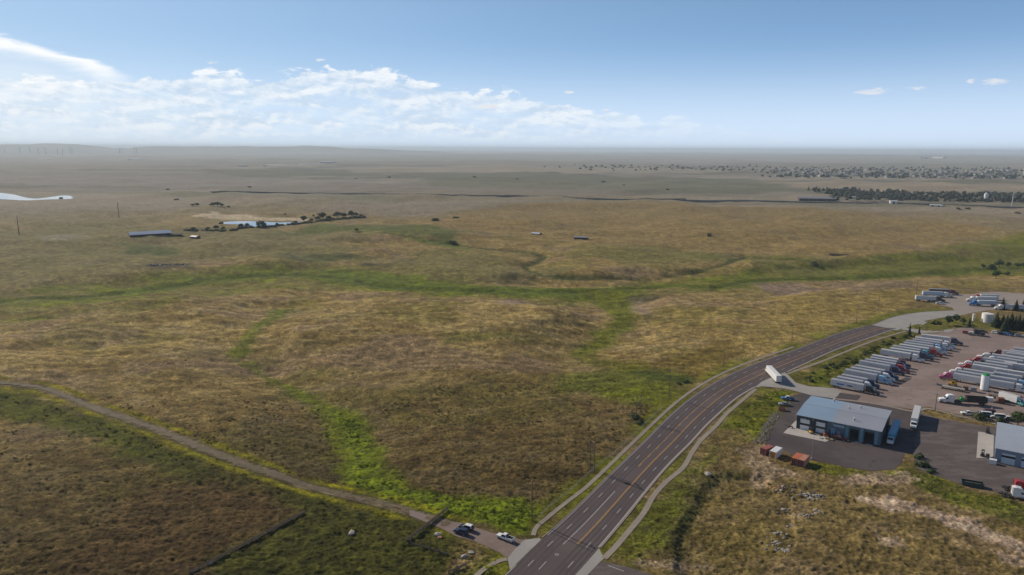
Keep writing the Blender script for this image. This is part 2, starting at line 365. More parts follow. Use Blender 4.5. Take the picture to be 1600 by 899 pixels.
def wline(X, Y, pts, ws, margin=60.0):      # signed distance to a line of changing half-width
    P = [G(*p) for p in pts]; out = np.full(X.shape, 1e6); A = np.array(P)
    lo = A.min(0) - margin; hi = A.max(0) + margin; sel = (X > lo[0]) & (X < hi[0]) & (Y > lo[1]) & (Y < hi[1])
    x = X[sel]; y = Y[sel]; o = np.full(x.shape, 1e6)
    for i in range(1, len(P)):
        ax, ay = P[i - 1]; ex, ey = P[i][0] - ax, P[i][1] - ay
        t = np.clip(((x - ax) * ex + (y - ay) * ey) / (ex * ex + ey * ey + 1e-9), 0, 1)
        o = np.minimum(o, np.hypot(x - ax - t * ex, y - ay - t * ey) - (ws[i - 1] + (ws[i] - ws[i - 1]) * t))
    out[sel] = o; return out

def build_ground():
    azs = np.unique(np.round(np.r_[np.arange(-180, -48, 3.0), np.arange(-48, 48.001, 0.1), np.arange(51, 180, 3.0)], 4)) * math.pi / 180
    rows = np.r_[np.arange(935, 300, -1.25), np.arange(300, 239.5, -0.5)]
    rr = np.r_[40, 80, 110, 128, 140, 150, 158, HC / np.tan(PITCH + np.arctan((rows - 449.5) / FPX)), 22000, 25000, 30000, 38000, 50000, 70000]
    rr = np.sort(rr)
    na, nr = len(azs), len(rr)
    A, Rr = np.meshgrid(azs, rr)
    X = (np.sin(A) * Rr).ravel(); Y = (np.cos(A) * Rr).ravel(); R = Rr.ravel()
    Z = hmacro(X, Y)
    n = len(X)
    pav = np.full(n, 1e6)
    for p in PAVE: pav = np.minimum(pav, sdpoly(X, Y, p, 30))
    dtrack = dline(X, Y, TRACK, 90); dap = sdpoly(X, Y, DIRT_APRON, 30)
    dpath = np.minimum(np.minimum(dline(X, Y, PATH_L, 20), dline(X, Y, PATH_R, 20)), dline(X, Y, PATH_R2, 20))
    keep = np.minimum(np.minimum(np.minimum(pav, dap), dtrack - 2.6), dpath - 1.2)
    still = sst(0.8, 4.5, keep)
    dcr = dline(X, Y, CREEK, 200) + (vnoise(X / 25, Y / 25, 5) - .5) * 8
    dcr2 = dline(X, Y, CREEK2, 120) + (vnoise(X / 25, Y / 25, 6) - .5) * 6
    # ---- relief
    rip = np.abs(fbm(X / 30 + fbm(X / 60, Y / 60, 2, 71) * 3, Y / 17, 4, 41) - 0.5) * 2
    rip2 = fbm(X / 8.5, Y / 5.0, 3, 45)
    Z = hpond(X, Y, Z + hbasin(X, Y))
    far = sst(2500, 700, R) * sst(0, 60, np.minimum(sdpoly(X, Y, PONDW, 80), sdpoly(X, Y, PONDE, 80)))
    Z += (0.5 - rip) * (0.7 + 1.3 * sst(300, 520, R)) * far * sst(2, 30, keep) + (rip2 - .5) * (.55 + .5 * sst(260, 480, R)) * sst(1100, 500, R) * still
    tuft = fbm(X / 1.5, Y / 1.2, 3, 51, 0.7)
    Z += (tuft - .5) * 1.15 * sst(750, 250, R) * still
    Z -= 1.6 * sst(7, 1, dcr) * (R > 300) + 1.2 * sst(6, 1, dcr2)
    Z -= 0.3 * sst(0.3, -1.2, np.minimum(pav, dap))
    # ---- what grows there, with near shade and far haze mixed into the colour
    nA = fbm(X / 420, Y / 420, 4, 61); nB = fbm(X / 85, Y / 60, 4, 62); nC = fbm(X / 21, Y / 13, 4, 63, .6); nD = fbm(X / 4.2, Y / 3.0, 3, 64, .6)
    c = np.empty((n, 3)); c[:] = (.270, .208, .112)
    c = mixc(c, (.215, .170, .095), sst(.47, .62, nB) * .55)
    c = mixc(c, (.170, .122, .058), sst(.54, .40, nC) * .6)
    c = mixc(c, (.205, .150, .110), sst(.58, .70, fbm(X / 60 + 40, Y / 34, 4, 66)) * .7)
    c = mixc(c, (.140, .130, .045), sst(.54, .68, fbm(X / 50 - 30, Y / 38, 4, 67)) * .45)
    c = mixc(c, (.240, .190, .125), sst(.60, .72, nC) * sst(.45, .6, nA) * .6)
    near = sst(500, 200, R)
    c = c * (1.04 - .74 * near)[:, None] * np.array([1.0, .985, .86])  # painted shade: near ground darkened for cloud shadow and vignette
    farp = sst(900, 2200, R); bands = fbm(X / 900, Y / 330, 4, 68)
    c = mixc(c, (.225, .202, .172), farp * .9)  # far land paled and greyed, haze painted in besides the volume
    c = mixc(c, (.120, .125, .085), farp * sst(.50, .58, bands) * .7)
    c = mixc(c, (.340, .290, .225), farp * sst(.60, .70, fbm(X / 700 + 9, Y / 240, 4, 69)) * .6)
    def area(px, col, strength, soft, ragged, rs=18.0, sd=80, geo=False):
        nonlocal c
        pg = px if geo else poly(px)
        d = sdpoly(X, Y, pg, soft + ragged + 10); k = d < soft + ragged + 5; m = np.zeros(n)
        m[k] = sst(soft / 2, -soft / 2, d[k] + (fbm(X[k] / rs, Y[k] / rs, 4, sd) - .5) * 2 * ragged)
        c[k] = mixc(c[k], col, m[k] * strength); return m
    def strip(d, col, strength, w, soft):
        nonlocal c
        c = mixc(c, col, sst(w + soft, w - soft, d) * strength)
    # olive meadow behind the creek, mown field, pale ridges
    area([(620, 345), (760, 325), (860, 317), (1000, 314), (1230, 322), (1320, 330), (1470, 345), (1560, 358), (1480, 375), (1380, 392), (1250, 398), (1120, 396), (990, 385), (900, 378), (780, 366), (690, 356)], (.240, .176, .082), .85, 40, 22, 60, 81)
    area([(-40, 360), (120, 352), (280, 352), (420, 358), (560, 366), (560, 400), (420, 405), (300, 412), (180, 430), (60, 446), (-40, 450)], (.125, .125, .060), .55, 60, 40, 50, 82)
    area([(190, 380), (240, 384), (290, 395), (250, 402), (200, 400)], (.062, .098, .030), .8, 20, 15, 25, 83)
    area([(440, 398), (500, 398), (560, 402), (520, 408), (450, 406)], (.062, .085, .034), .8, 15, 12, 25, 84)
    area([(720, 390), (830, 422), (900, 445), (760, 448), (640, 440), (560, 424), (560, 410)], (.135, .128, .055), .65, 50, 40, 40, 85)
    area([(900, 386), (1050, 390), (1150, 398), (1160, 404), (1040, 428), (1000, 416), (880, 400)], (.150, .142, .052), .7, 50, 30, 40, 86)
    m = area(band([(-160, 465, 512), (0, 461, 503), (100, 451, 489), (200, 436, 482), (300, 419, 468), (400, 413, 457), (500, 413, 451), (600, 424, 456), (700, 440, 463), (800, 449, 470), (860, 451, 474), (950, 452, 478), (1000, 447, 463), (1060, 441, 459), (1120, 434, 455), (1180, 424, 448), (1250, 415, 439), (1350, 408, 436), (1450, 394, 432), (1550, 376, 430), (1700, 362, 426)]), (.118, .122, .034), .78, 24, 18, 30, 87, True)
    brt = sst(.46, .60, fbm(X / 55 + 12, Y / 40, 4, 70)); c = mixc(c, (.115, .150, .020), m * brt * .75)
    c = mixc(c, (.175, .140, .060), m * sst(.48, .62, fbm(X / 70, Y / 26, 4, 72)) * .75)
    area(band([(500, 424, 441), (560, 424, 447), (620, 430, 450), (680, 441, 455), (760, 449, 463), (860, 454, 467), (960, 452, 462)]), (.075, .135, .014), .75, 14, 12, 20, 88, True)
    area(band([(200, 448, 462), (280, 436, 450), (330, 428, 440), (420, 424, 440)]), (.110, .165, .018), .7, 16, 14, 20, 89, True)
    area([(560, 352), (640, 352), (720, 362), (700, 376), (620, 368), (540, 362), (430, 368), (500, 352)], (.080, .110, .030), .85, 25, 14, 25, 90)
    area([(720, 384), (735, 392), (690, 386), (640, 374), (700, 376)], (.070, .125, .018), .8, 14, 10, 15, 91)
    area([(1100, 402), (1180, 399), (1300, 408), (1440, 402), (1620, 382), (1620, 425), (1480, 430), (1300, 434), (1180, 420)], (.105, .122, .030), .55, 50, 30, 40, 92)
    strip(dcr, (.028, .050, .012), .9, 3.2, 2.2); strip(dcr - 9, (.055, .100, .014), .65, 3.0, 4.0)
    strip(dcr2, (.035, .055, .018), .85, 3.2, 2.4)
    for pg, col in (([(960, 464), (985, 461), (1035, 463), (1020, 473), (975, 474)], (.060, .058, .030)), ([(968, 478), (990, 474), (1020, 482), (1004, 492), (975, 488)], (.215, .165, .135)),
                    ([(566, 411), (588, 412), (598, 416), (575, 417), (562, 415)], (.035, .032, .022)), ([(230, 413), (300, 413), (300, 420), (232, 420)], (.050, .045, .035)),
                    ([(770, 474), (800, 470), (850, 478), (800, 484)], (.200, .150, .120)), ([(1180, 446), (1240, 444), (1300, 452), (1250, 462), (1200, 458)], (.205, .155, .120)),
                    ([(1290, 445), (1430, 440), (1440, 452), (1340, 462)], (.190, .145, .100)), ([(60, 368), (110, 366), (140, 370), (110, 376), (70, 377)], (.22, .20, .14))):
        area(pg, col, .85, 14, 9, 14, 93)
    for pg, col, k_ in (([(520, 262), (760, 258), (1000, 262), (1180, 268), (900, 272), (560, 270)], (.33, .28, .21), .7), ([(-60, 275), (300, 270), (600, 281), (500, 291), (-60, 291)], (.26, .23, .20), .6), ([(700, 274), (1180, 281), (1250, 295), (1000, 300), (650, 291)], (.15, .155, .095), .65), ([(1190, 284), (1640, 290), (1640, 299), (1260, 295)], (.32, .26, .19), .7),
                    ([(-60, 314), (330, 312), (300, 326), (-60, 330)], (.27, .23, .18), .6), ([(560, 314), (900, 314), (760, 322), (600, 338), (480, 330)], (.26, .22, .175), .65), ([(600, 244), (1100, 247), (1100, 251), (500, 249)], (.14, .145, .10), .6), ([(1040, 313), (1640, 326), (1640, 345), (1320, 328), (1100, 322)], (.29, .24, .185), .65), ([(120, 252), (420, 250), (500, 254), (150, 256)], (.16, .155, .12), .6), ([(100, 302), (500, 306), (640, 311), (300, 309)], (.16, .16, .10), .6)):
        area(pg, col, k_, 60, 60, 160, 150)
    vf = sst(3500, 9000, R); c = mixc(c, (.34, .32, .28), vf * .75)  # farthest land lifted paler still, haze put into the colour
    # the two drains
    dd = wline(X, Y, DRAIN, DRAINW) + (fbm(X / 9, Y / 9, 3, 94) - .5) * 9
    thin = np.clip(sst(560, 400, R) * .45 + .55, 0, 1) * sst(.30, .5, fbm(X / 24, Y / 24, 3, 95) + .5 * sst(430, 330, R))
    c = mixc(c, (.085, .115, .018), sst(3, -4, dd) * thin * .85)
    area([(545, 735), (620, 757), (700, 772), (800, 785), (850, 790), (842, 812), (826, 834), (742, 811), (690, 804), (600, 780), (556, 765)], (.088, .140, .012), .95, 9, 5, 9, 96)
    area([(520, 640), (560, 660), (582, 700), (590, 740), (560, 745), (548, 700), (530, 668)], (.095, .150, .012), .75, 8, 5, 9, 97)
    area([(436, 488), (449, 486), (440, 500), (410, 512), (402, 508), (424, 497)], (.055, .100, .012), .8, 9, 6, 9, 97)
    dd = wline(X, Y, [(945, 462), (955, 475), (966, 486), (972, 500), (964, 516), (944, 530), (922, 545), (905, 556)], [22, 16, 11, 8, 9, 10, 9, 5]) + (fbm(X / 16, Y / 16, 3, 98) - .5) * 14
    c = mixc(c, (.095, .112, .020), sst(5, -6, dd) * .92)
    area([(860, 605), (900, 585), (960, 575), (1010, 572), (1060, 578), (1085, 592), (1072, 602), (1040, 622), (1020, 636), (975, 628), (920, 615), (890, 616)], (.088, .100, .024), .85, 14, 9, 14, 99)
    area([(930, 604), (980, 606), (1040, 602), (1055, 612), (1030, 626), (980, 624), (940, 616)], (.105, .130, .018), .65, 9, 7, 9, 100)
    area([(905, 553), (960, 562), (1010, 572), (990, 580), (930, 575), (900, 566)], (.100, .098, .022), .8, 14, 8, 12, 101)
    area([(1000, 578), (1050, 588), (1082, 592), (1070, 602), (1010, 592), (985, 584)], (.036, .065, .016), .85, 8, 5, 7, 102)
    area([(1050, 560), (1090, 550), (1140, 535), (1160, 548), (1120, 575), (1085, 590), (1010, 570)], (.120, .090, .030), .85, 14, 8, 14, 103)
    area([(1210, 470), (1300, 462), (1420, 452), (1440, 466), (1420, 480), (1330, 498), (1240, 530), (1160, 552), (1110, 575), (1180, 530)], (.225, .172, .068), .75, 30, 16, 30, 104)
    area([(690, 522), (740, 518), (790, 524), (760, 534), (700, 536)], (.088, .090, .024), .7, 14, 8, 12, 105)
    # lower left: rank grass below the track, bare brown fields, both kept dark for cloud shade
    area([(-60, 602), (60, 618), (180, 660), (320, 716), (470, 768), (600, 795), (700, 828), (740, 850), (800, 880), (780, 990), (300, 990), (330, 870), (465, 802), (420, 775), (300, 752), (180, 702), (60, 664), (-60, 640)], (.042, .045, .012), .92, 14, 9, 12, 106)
    area([(-60, 602), (40, 612), (160, 650), (300, 712), (260, 722), (120, 676), (-60, 632)], (.062, .075, .013), .6, 12, 9, 10, 107)
    area([(240, 760), (330, 742), (430, 778), (462, 802), (330, 872), (200, 990), (60, 990), (120, 860), (200, 800)], (.066, .044, .022), .75, 14, 8, 12, 108)
    tr = fbm(X / 14, Y / 14, 3, 109)
    strip(dtrack + (fbm(X / 3, Y / 3, 3, 141) - .5) * 2.2, (.135, .108, .075), .85, 2.4, 1.4)
    strip(np.abs(dtrack - 4.8), (.150, .140, .012), .92 * sst(.30, .46, tr), 1.3, 1.6); strip(np.abs(dtrack - 2.6), (.030, .030, .012), .7 * sst(.40, .55, fbm(X / 9, Y / 9, 3, 132)), .3, .7)
    area([(1205, 758), (1245, 752), (1285, 772), (1290, 806), (1262, 826), (1240, 866), (1206, 862), (1208, 815)], (.150, .112, .085), .55, 5, 6, 5, 142)
    # road verges and the land round the yards
    inner = sst(3, -3, sdpoly(X, Y, DEV, 40) + 4)
    c = mixc(c, (.148, .114, .054), inner * .8)
    c = mixc(c, (.190, .142, .088), inner * sst(.52, .64, fbm(X / 11, Y / 9, 4, 110)) * .6)
    dl = dline(X, Y, RL, 40)
    c = mixc(c, (.105, .115, .020), sst(14, 5, dl) * sst(.32, .52, fbm(X / 20, Y / 20, 3, 111)) * .8)
    dr = dline(X, Y, RR, 40)
    c = mixc(c, (.080, .088, .018), sst(20, 6, dr) * inner * sst(.35, .55, fbm(X / 15, Y / 15, 3, 112)) * .75)
    area([(1120, 670), (1165, 632), (1200, 612), (1236, 612), (1232, 640), (1212, 655), (1190, 690), (1168, 690), (1165, 672)], (.105, .130, .018), .85, 6, 4, 7, 113)
    area([(1140, 640), (1180, 615), (1216, 612), (1205, 640), (1150, 680)], (.095, .085, .028), .55, 6, 5, 6, 114)
    area([(1240, 600), (1300, 560), (1380, 527), (1425, 517), (1436, 522), (1400, 545), (1340, 578), (1308, 604)], (.088, .088, .022), .85, 6, 4, 6, 115)
    area([(1262, 590), (1290, 582), (1306, 596), (1298, 606), (1268, 602)], (.075, .105, .016), .7, 6, 4, 6, 116)
    area([(1440, 510), (1455, 502), (1500, 497), (1560, 500), (1570, 516), (1530, 514), (1500, 510), (1484, 517), (1460, 516)], (.110, .110, .030), .85, 4, 3, 6, 117)
    area([(1030, 776), (1048, 762), (1120, 700), (1085, 770), (1050, 850), (1000, 862), (985, 850)], (.070, .085, .018), .7, 8, 5, 7, 118)
    area([(1395, 740), (1420, 722), (1450, 742), (1520, 766), (1605, 790), (1605, 822), (1500, 790), (1440, 770)], (.085, .095, .020), .8, 5, 4, 6, 119)
    area([(1260, 722), (1330, 734), (1368, 740), (1405, 738), (1390, 748), (1320, 746), (1270, 736)], (.100, .110, .020), .8, 4, 3, 5, 120)
    for a_, b_ in (((296, 899), (476, 803.5)), ((634, 848), (700, 796.5)), ((642, 850), (760, 884))): strip(dline(X, Y, [G(*a_), G(*b_)], 20) + (fbm(X / 4, Y / 4, 3, 133) - .5) * 2, (.030, .030, .012), .5, .3, 1.0)  # dark strip along each fence foot, painted in for its shade
    db = sdpoly(X, Y, BASIN, 40)
    c = mixc(c, (.105, .085, .034), sst(2, -3, db) * .5)
    c = mixc(c, (.034, .038, .014), sst(5.5, 3.0, dline(X, Y, BASINE[:-2], 30) + (fbm(X / 3, Y / 3, 3, 151) - .5) * 3) * (db < 1.5) * .45)  # dark green strip down the bank, painted to widen its shaded band
    for pg, st in (([(1330, 742), (1420, 738), (1440, 750), (1350, 760), (1300, 756)], .6), ([(1345, 780), (1400, 776), (1450, 794), (1530, 816), (1600, 850), (1600, 868), (1520, 838), (1440, 806), (1380, 796)], .8),
                   ([(1360, 832), (1410, 846), (1420, 856), (1380, 850)], .6), ([(1560, 866), (1600, 874), (1600, 890), (1570, 880)], .6), ([(1220, 700), (1200, 722), (1240, 740), (1180, 760), (1150, 700)], .4), ([(1000, 880), (1060, 872), (1110, 880), (1060, 895)], .35)):
        area(pg, (.340, .262, .200), min(1, st * 1.2), 3, 3, 5, 121)
    # pond banks
    area([(300, 339), (335, 331), (345, 335), (420, 340), (475, 341), (480, 346), (430, 345), (380, 344), (330, 343)], (.50, .41, .29), .95, 10, 10, 20, 122)
    c = mixc(c, (.30, .26, .20), sst(14, 0, sdpoly(X, Y, PONDW, 60)) * .7)
    # tufts: mottled tone, darker in the low spots between them
    wn = sst(1300, 500, R); c = c * (1 + (0.48 * sst(.3, .7, nD) - .24) * wn)[:, None] * (1 + (0.36 * sst(.36, .64, fbm(X / 10, Y / 3.6, 4, 131)) - .18) * sst(2200, 600, R) * sst(240, 420, R))[:, None]
    tv = sst(.38, .64, tuft)
    c = c * (0.80 + 0.40 * tv * sst(900, 200, R))[:, None]
    lum = (c @ np.array([.3, .6, .1]))[:, None]; c = lum + (c - lum) * (1.22 - .14 * farp[:, None]); gr = np.clip(c[:, 1] - c[:, 0], 0, 1) * .38; c[:, 0] += gr; c[:, 1] -= gr * .25
    c = np.clip(c, .006, .42)
    # ---- mesh
    i = np.arange(nr - 1)[:, None] * na; j = np.arange(na)[None, :]; j2 = (j + 1) % na
    q = np.stack([i + j, i + j2, i + na + j2, i + na + j], -1).reshape(-1, 4)[:, ::-1]
    cen = n; V = np.vstack([np.c_[X, Y, Z], [[0, 0, 0.0]]])
    tri = np.stack([np.full(na, cen), np.arange(na), (np.arange(na) + 1) % na], -1)[:, ::-1]
    me = bpy.data.meshes.new('ground'); nq = len(q); ntr = len(tri)
    me.vertices.add(len(V)); me.vertices.foreach_set('co', V.astype(np.float32).ravel())
    me.loops.add(nq * 4 + ntr * 3); me.loops.foreach_set('vertex_index', np.r_[q.ravel(), tri.ravel()].astype(np.int32))
    me.polygons.add(nq + ntr)
    me.polygons.foreach_set('loop_start', np.r_[np.arange(nq) * 4, nq * 4 + np.arange(ntr) * 3].astype(np.int32))
    me.update(calc_edges=True)
    me.polygons.foreach_set('use_smooth', np.ones(nq + ntr, bool))
    at = me.attributes.new('growth_shade', 'FLOAT_COLOR', 'POINT')
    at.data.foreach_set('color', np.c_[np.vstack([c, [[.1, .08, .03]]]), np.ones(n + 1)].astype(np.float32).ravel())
    m = bpy.data.materials.new('prairie'); m.use_nodes = True; nt = m.node_tree; N = nt.nodes; L = nt.links; b = N['Principled BSDF']
    b.inputs['Roughness'].default_value = 1.0; b.inputs['Specular IOR Level'].default_value = 0.05
    b.inputs['Sheen Weight'].default_value = 0.04; b.inputs['Sheen Roughness'].default_value = 0.45; b.inputs['Sheen Tint'].default_value = (.95, .82, .55, 1)
    a = N.new('ShaderNodeAttribute'); a.attribute_name = 'growth_shade'
    tc = N.new('ShaderNodeTexCoord')
    def nz(s, det):
        k = N.new('ShaderNodeTexNoise'); k.inputs['Scale'].default_value = s; k.inputs['Detail'].default_value = det; k.inputs['Roughness'].default_value = .65
        L.new(tc.outputs['Object'], k.inputs['Vector']); return k.outputs[0]
    def mr(x, p, q_, r_, s_):
        k = N.new('ShaderNodeMapRange'); L.new(x, k.inputs[0])
        for e, v in zip((1, 2, 3, 4), (p, q_, r_, s_)): k.inputs[e].default_value = v
        return k.outputs[0]
    def mm(op, x, y):
        k = N.new('ShaderNodeMath'); k.operation = op; L.new(x, k.inputs[0]); L.new(y, k.inputs[1]); return k.outputs[0]
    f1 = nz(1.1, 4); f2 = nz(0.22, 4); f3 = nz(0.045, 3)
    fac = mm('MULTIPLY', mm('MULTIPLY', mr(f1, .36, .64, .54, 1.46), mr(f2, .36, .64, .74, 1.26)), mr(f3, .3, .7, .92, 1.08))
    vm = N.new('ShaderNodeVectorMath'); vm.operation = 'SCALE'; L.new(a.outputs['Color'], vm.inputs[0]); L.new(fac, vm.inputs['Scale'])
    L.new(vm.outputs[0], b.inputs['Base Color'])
    bp = N.new('ShaderNodeBump'); bp.inputs['Strength'].default_value = .7; bp.inputs['Distance'].default_value = .35
    L.new(f1, bp.inputs['Height']); L.new(bp.outputs[0], b.inputs['Normal'])
    me.materials.append(m)
    tag(obj('ground', me), None, None, None, 'structure')
build_ground()

# ------------------------------------------------------------------ sheets on the level land
def sheet(name, pg, z, m, kerb=0.0, kind='structure'):
    bm = bmesh.new(); f = bm.faces.new([bm.verts.new((p[0], p[1], z)) for p in pg])
    if f.calc_area() and f.normal.z < 0: f.normal_flip()
    f.normal_update()
    if f.normal.z < 0: f.normal_flip()
    bmesh.ops.triangulate(bm, faces=bm.faces)
    me = bpy.data.meshes.new(name); bm.to_mesh(me); bm.free(); me.materials.append(m)
    o = obj(name, me)
    if kind: o['kind'] = kind
    return o
def offset_line(L, d):
    L = np.asarray(L); T = np.gradient(L, axis=0); T /= np.linalg.norm(T, axis=1)[:, None] + 1e-9
    return L + np.c_[-T[:, 1], T[:, 0]] * (d if np.isscalar(d) else np.asarray(d)[:, None])
def ribbon(name, A, B, za, m, zb=None, thick=0.0):   # strip between two lines; with thick it gets sides
    n = len(A); mb = MB(); za = np.broadcast_to(za, (n,)); zb = za if zb is None else np.broadcast_to(zb, (n,))
    V = [(*A[i], za[i]) for i in range(n)] + [(*B[i], zb[i]) for i in range(n)]
    F = [(i, i + 1, n + i + 1, n + i) for i in range(n - 1)]
    if thick:
        V += [(*A[i], za[i] - thick) for i in range(n)] + [(*B[i], zb[i] - thick) for i in range(n)]
        F += [(2 * n + i, 2 * n + i + 1, i + 1, i) for i in range(n - 1)] + [(n + i, n + i + 1, 3 * n + i + 1, 3 * n + i) for i in range(n - 1)]
    mb.add(V, F); return tag(obj(name, mb.mesh(name, [m])), None, None, None, 'structure')

def wear_mat(name, base, patch, line, rough=.9, s=0.05, streak=(1, 1, 1)):
    m = bpy.data.materials.new(name); m.use_nodes = True; nt = m.node_tree; N = nt.nodes; L = nt.links; b = N['Principled BSDF']
    b.inputs['Roughness'].default_value = rough; b.inputs['Specular IOR Level'].default_value = .3
    tc = N.new('ShaderNodeTexCoord'); mp = N.new('ShaderNodeMapping'); mp.inputs['Scale'].default_value = streak; L.new(tc.outputs['Object'], mp.inputs[0])
    def nz(sc, det, r=.6):
        k = N.new('ShaderNodeTexNoise'); k.inputs['Scale'].default_value = sc; k.inputs['Detail'].default_value = det; k.inputs['Roughness'].default_value = r
        L.new(mp.outputs[0], k.inputs['Vector']); return k.outputs[0]
    def mr(x, p, q):
        k = N.new('ShaderNodeMapRange'); k.interpolation_type = 'SMOOTHSTEP'; L.new(x, k.inputs[0]); k.inputs[1].default_value = p; k.inputs[2].default_value = q; return k.outputs[0]
    def mx(f, x, y):
        k = N.new('ShaderNodeMix'); k.data_type = 'RGBA'; L.new(f, k.inputs[0])
        for s_, v in ((6, x), (7, y)):
            if isinstance(v, tuple): k.inputs[s_].default_value = (*v, 1)
            else: L.new(v, k.inputs[s_])
        return k.outputs[2]
    c = mx(mr(nz(s, 5), .42, .62), base, patch)
    c = mx(mr(nz(s * 5, 6), .56, .70), c, line)
    g = nz(3.0, 4); k = N.new('ShaderNodeMapRange'); L.new(g, k.inputs[0]); k.inputs[3].default_value = .8; k.inputs[4].default_value = 1.2
    v = N.new('ShaderNodeVectorMath'); v.operation = 'SCALE'; L.new(c, v.inputs[0]); L.new(k.outputs[0], v.inputs['Scale'])
    L.new(v.outputs[0], b.inputs['Base Color'])
    return m
M_ASPH = wear_mat('road asphalt', (.082, .060, .061), (.098, .074, .074), (.066, .048, .050), s=.03)
M_LOT = wear_mat('lot asphalt', (.058, .045, .046), (.084, .067, .066), (.040, .031, .033), s=.05)
M_LOT2 = wear_mat('service asphalt', (.088, .070, .066), (.125, .102, .096), (.048, .037, .037), s=.09, streak=(1, 2.2, 1))
M_GRAV = wear_mat('yard gravel', (.205, .152, .132), (.250, .190, .165), (.140, .102, .090), s=.05, streak=(1, 1.7, 1))
M_GRAVF = wear_mat('far gravel', (.245, .205, .178), (.275, .230, .200), (.215, .175, .152), s=.03)
M_CONC = wear_mat('pavement concrete', (.270, .255, .235), (.300, .285, .260), (.235, .220, .205), s=.08)
M_CONCP = wear_mat('pale concrete', (.38, .345, .315), (.42, .38, .345), (.33, .30, .275), s=.12)
M_WALK = wear_mat('sidewalk concrete', (.235, .20, .16), (.265, .225, .18), (.17, .145, .105), s=.15)
M_DIRT = wear_mat('dirt', (.190, .140, .122), (.165, .120, .100), (.215, .165, .145), s=.12)
M_TRACK = wear_mat('track dirt', (.118, .084, .050), (.075, .064, .024), (.135, .100, .064), s=.3)
M_PATCH = wear_mat('new asphalt patch', (.066, .052, .055), (.072, .058, .060), (.060, .048, .050), s=.1)
M_WHITE = mat('road paint white', (.36, .34, .335), .7, var=.25, scale=1.5)
M_YEL = mat('road paint yellow', (.42, .24, .06), .7, var=.25, scale=1.5)
M_TAR = mat('tar seal', (.022, .020, .022), .6)

n_as = int(np.argmin(((RL - P0(1362, 508)) ** 2).sum(1)))       # asphalt turns to concrete here
ribbon('road', RL[:n_as + 1], RR[:n_as + 1], .04, M_ASPH)
ribbon('concrete_road', RL[n_as:], RR[n_as:], .046, M_CONC)
sheet('road_branch', flat([(1392, 516.5), (1416, 516), (1436, 521), (1486, 519), (1492, 514), (1468, 516), (1448, 514), (1439, 509.5), (1450, 503.5), (1430, 500), (1408, 506)]), .052, M_CONC)
for nm, p in LOTS.items():
    sheet(nm, p, {'truck_yard': .010, 'far_lot': .018, 'workshop_lot': .024, 'service_lot': .030, 'side_street': .034}[nm],
          {'truck_yard': M_GRAV, 'far_lot': M_GRAVF, 'workshop_lot': M_LOT, 'service_lot': M_LOT2, 'side_street': M_LOT2}[nm])
for k, (nm, p) in enumerate(CONC.items()):
    if p: sheet(nm, p, .058 + .005 * k, {'driveway': M_CONC, 'workshop_apron': M_CONCP, 'service_apron': M_CONCP}.get(nm, M_CONC))
sheet('dirt_apron', DIRT_APRON, .03, M_DIRT)
sheet('asphalt_patch', flat([(1312, 614), (1345, 618.5), (1338, 627), (1307, 622.5)]), .09, M_PATCH)
sheet('asphalt_patch', flat([(1398, 597), (1416, 590), (1425, 592), (1405, 603), (1392, 605)]), .03, M_PATCH)
# pale gutter between the yard and the two lots
gl = resample(flat([(1304, 623.5), (1345, 628), (1385, 634.5), (1428, 643), (1450, 639), (1500, 651), (1535, 658.5), (1556, 663)]), 40)
ribbon('gutter', offset_line(gl, .9), offset_line(gl, -.9), .095, M_WALK)
# kerbs, verges, sidewalks: real steps
kl0 = int(np.argmin(((RL - P0(846, 842)) ** 2).sum(1))); kr0 = int(np.argmin(((RR - P0(938, 857)) ** 2).sum(1)))
M_KERB = mat('kerb concrete', (.22, .180, .155), .85)
A = RL[kl0:]; ribbon('kerb', offset_line(A, 0.34), offset_line(A, 0.02), .15, M_KERB, thick=.3)
kd0 = int(np.argmin(((RR - P0(1183, 604)) ** 2).sum(1))); kd1 = int(np.argmin(((RR - P0(1232, 582)) ** 2).sum(1))); ke = int(np.argmin(((RR - P0(1395, 515)) ** 2).sum(1)))
for a, b in ((kr0, kd0), (kd1, ke)):
    A = RR[a:b]; ribbon('kerb', offset_line(A, -0.02), offset_line(A, -0.40), .15, M_KERB, thick=.3)
    ribbon('gutter', offset_line(A, 0.75), offset_line(A, 0.0), .056, M_KERB)
for ln, w, n in ((PATH_L, .75, 90), (PATH_R, .9, 80), (PATH_R2, .75, 60)):
    P = resample(ln, n); ribbon('sidewalk', offset_line(P, w), offset_line(P, -w), .10, M_WALK, thick=.25)
pl = resample(flat([(780, 905), (784, 893), (770, 880), (745, 899)]), 20)
P = resample(flat([(740, 905), (752, 893), (766, 884), (782, 876), (792, 874)]), 24); ribbon('sidewalk', offset_line(P, .8), offset_line(P, -.8), .10, M_WALK, thick=.25)
# field track on the rolling ground
P = resample(TRACK, 700); w = 1.6 + (fbm(np.arange(700) / 4.0, np.zeros(700), 3, 3) - .5) * 3.2 - .6 * sst(510, 640, np.arange(700))
hh = hmacro(P[:, 0], P[:, 1]) + .10
w2 = 1.6 + (fbm(np.arange(700) / 4.0, np.ones(700) * 9, 3, 4) - .5) * 3.2 - .6 * sst(510, 640, np.arange(700))
ribbon('dirt_track', offset_line(P, w), offset_line(P, -w2), hh, M_TRACK)

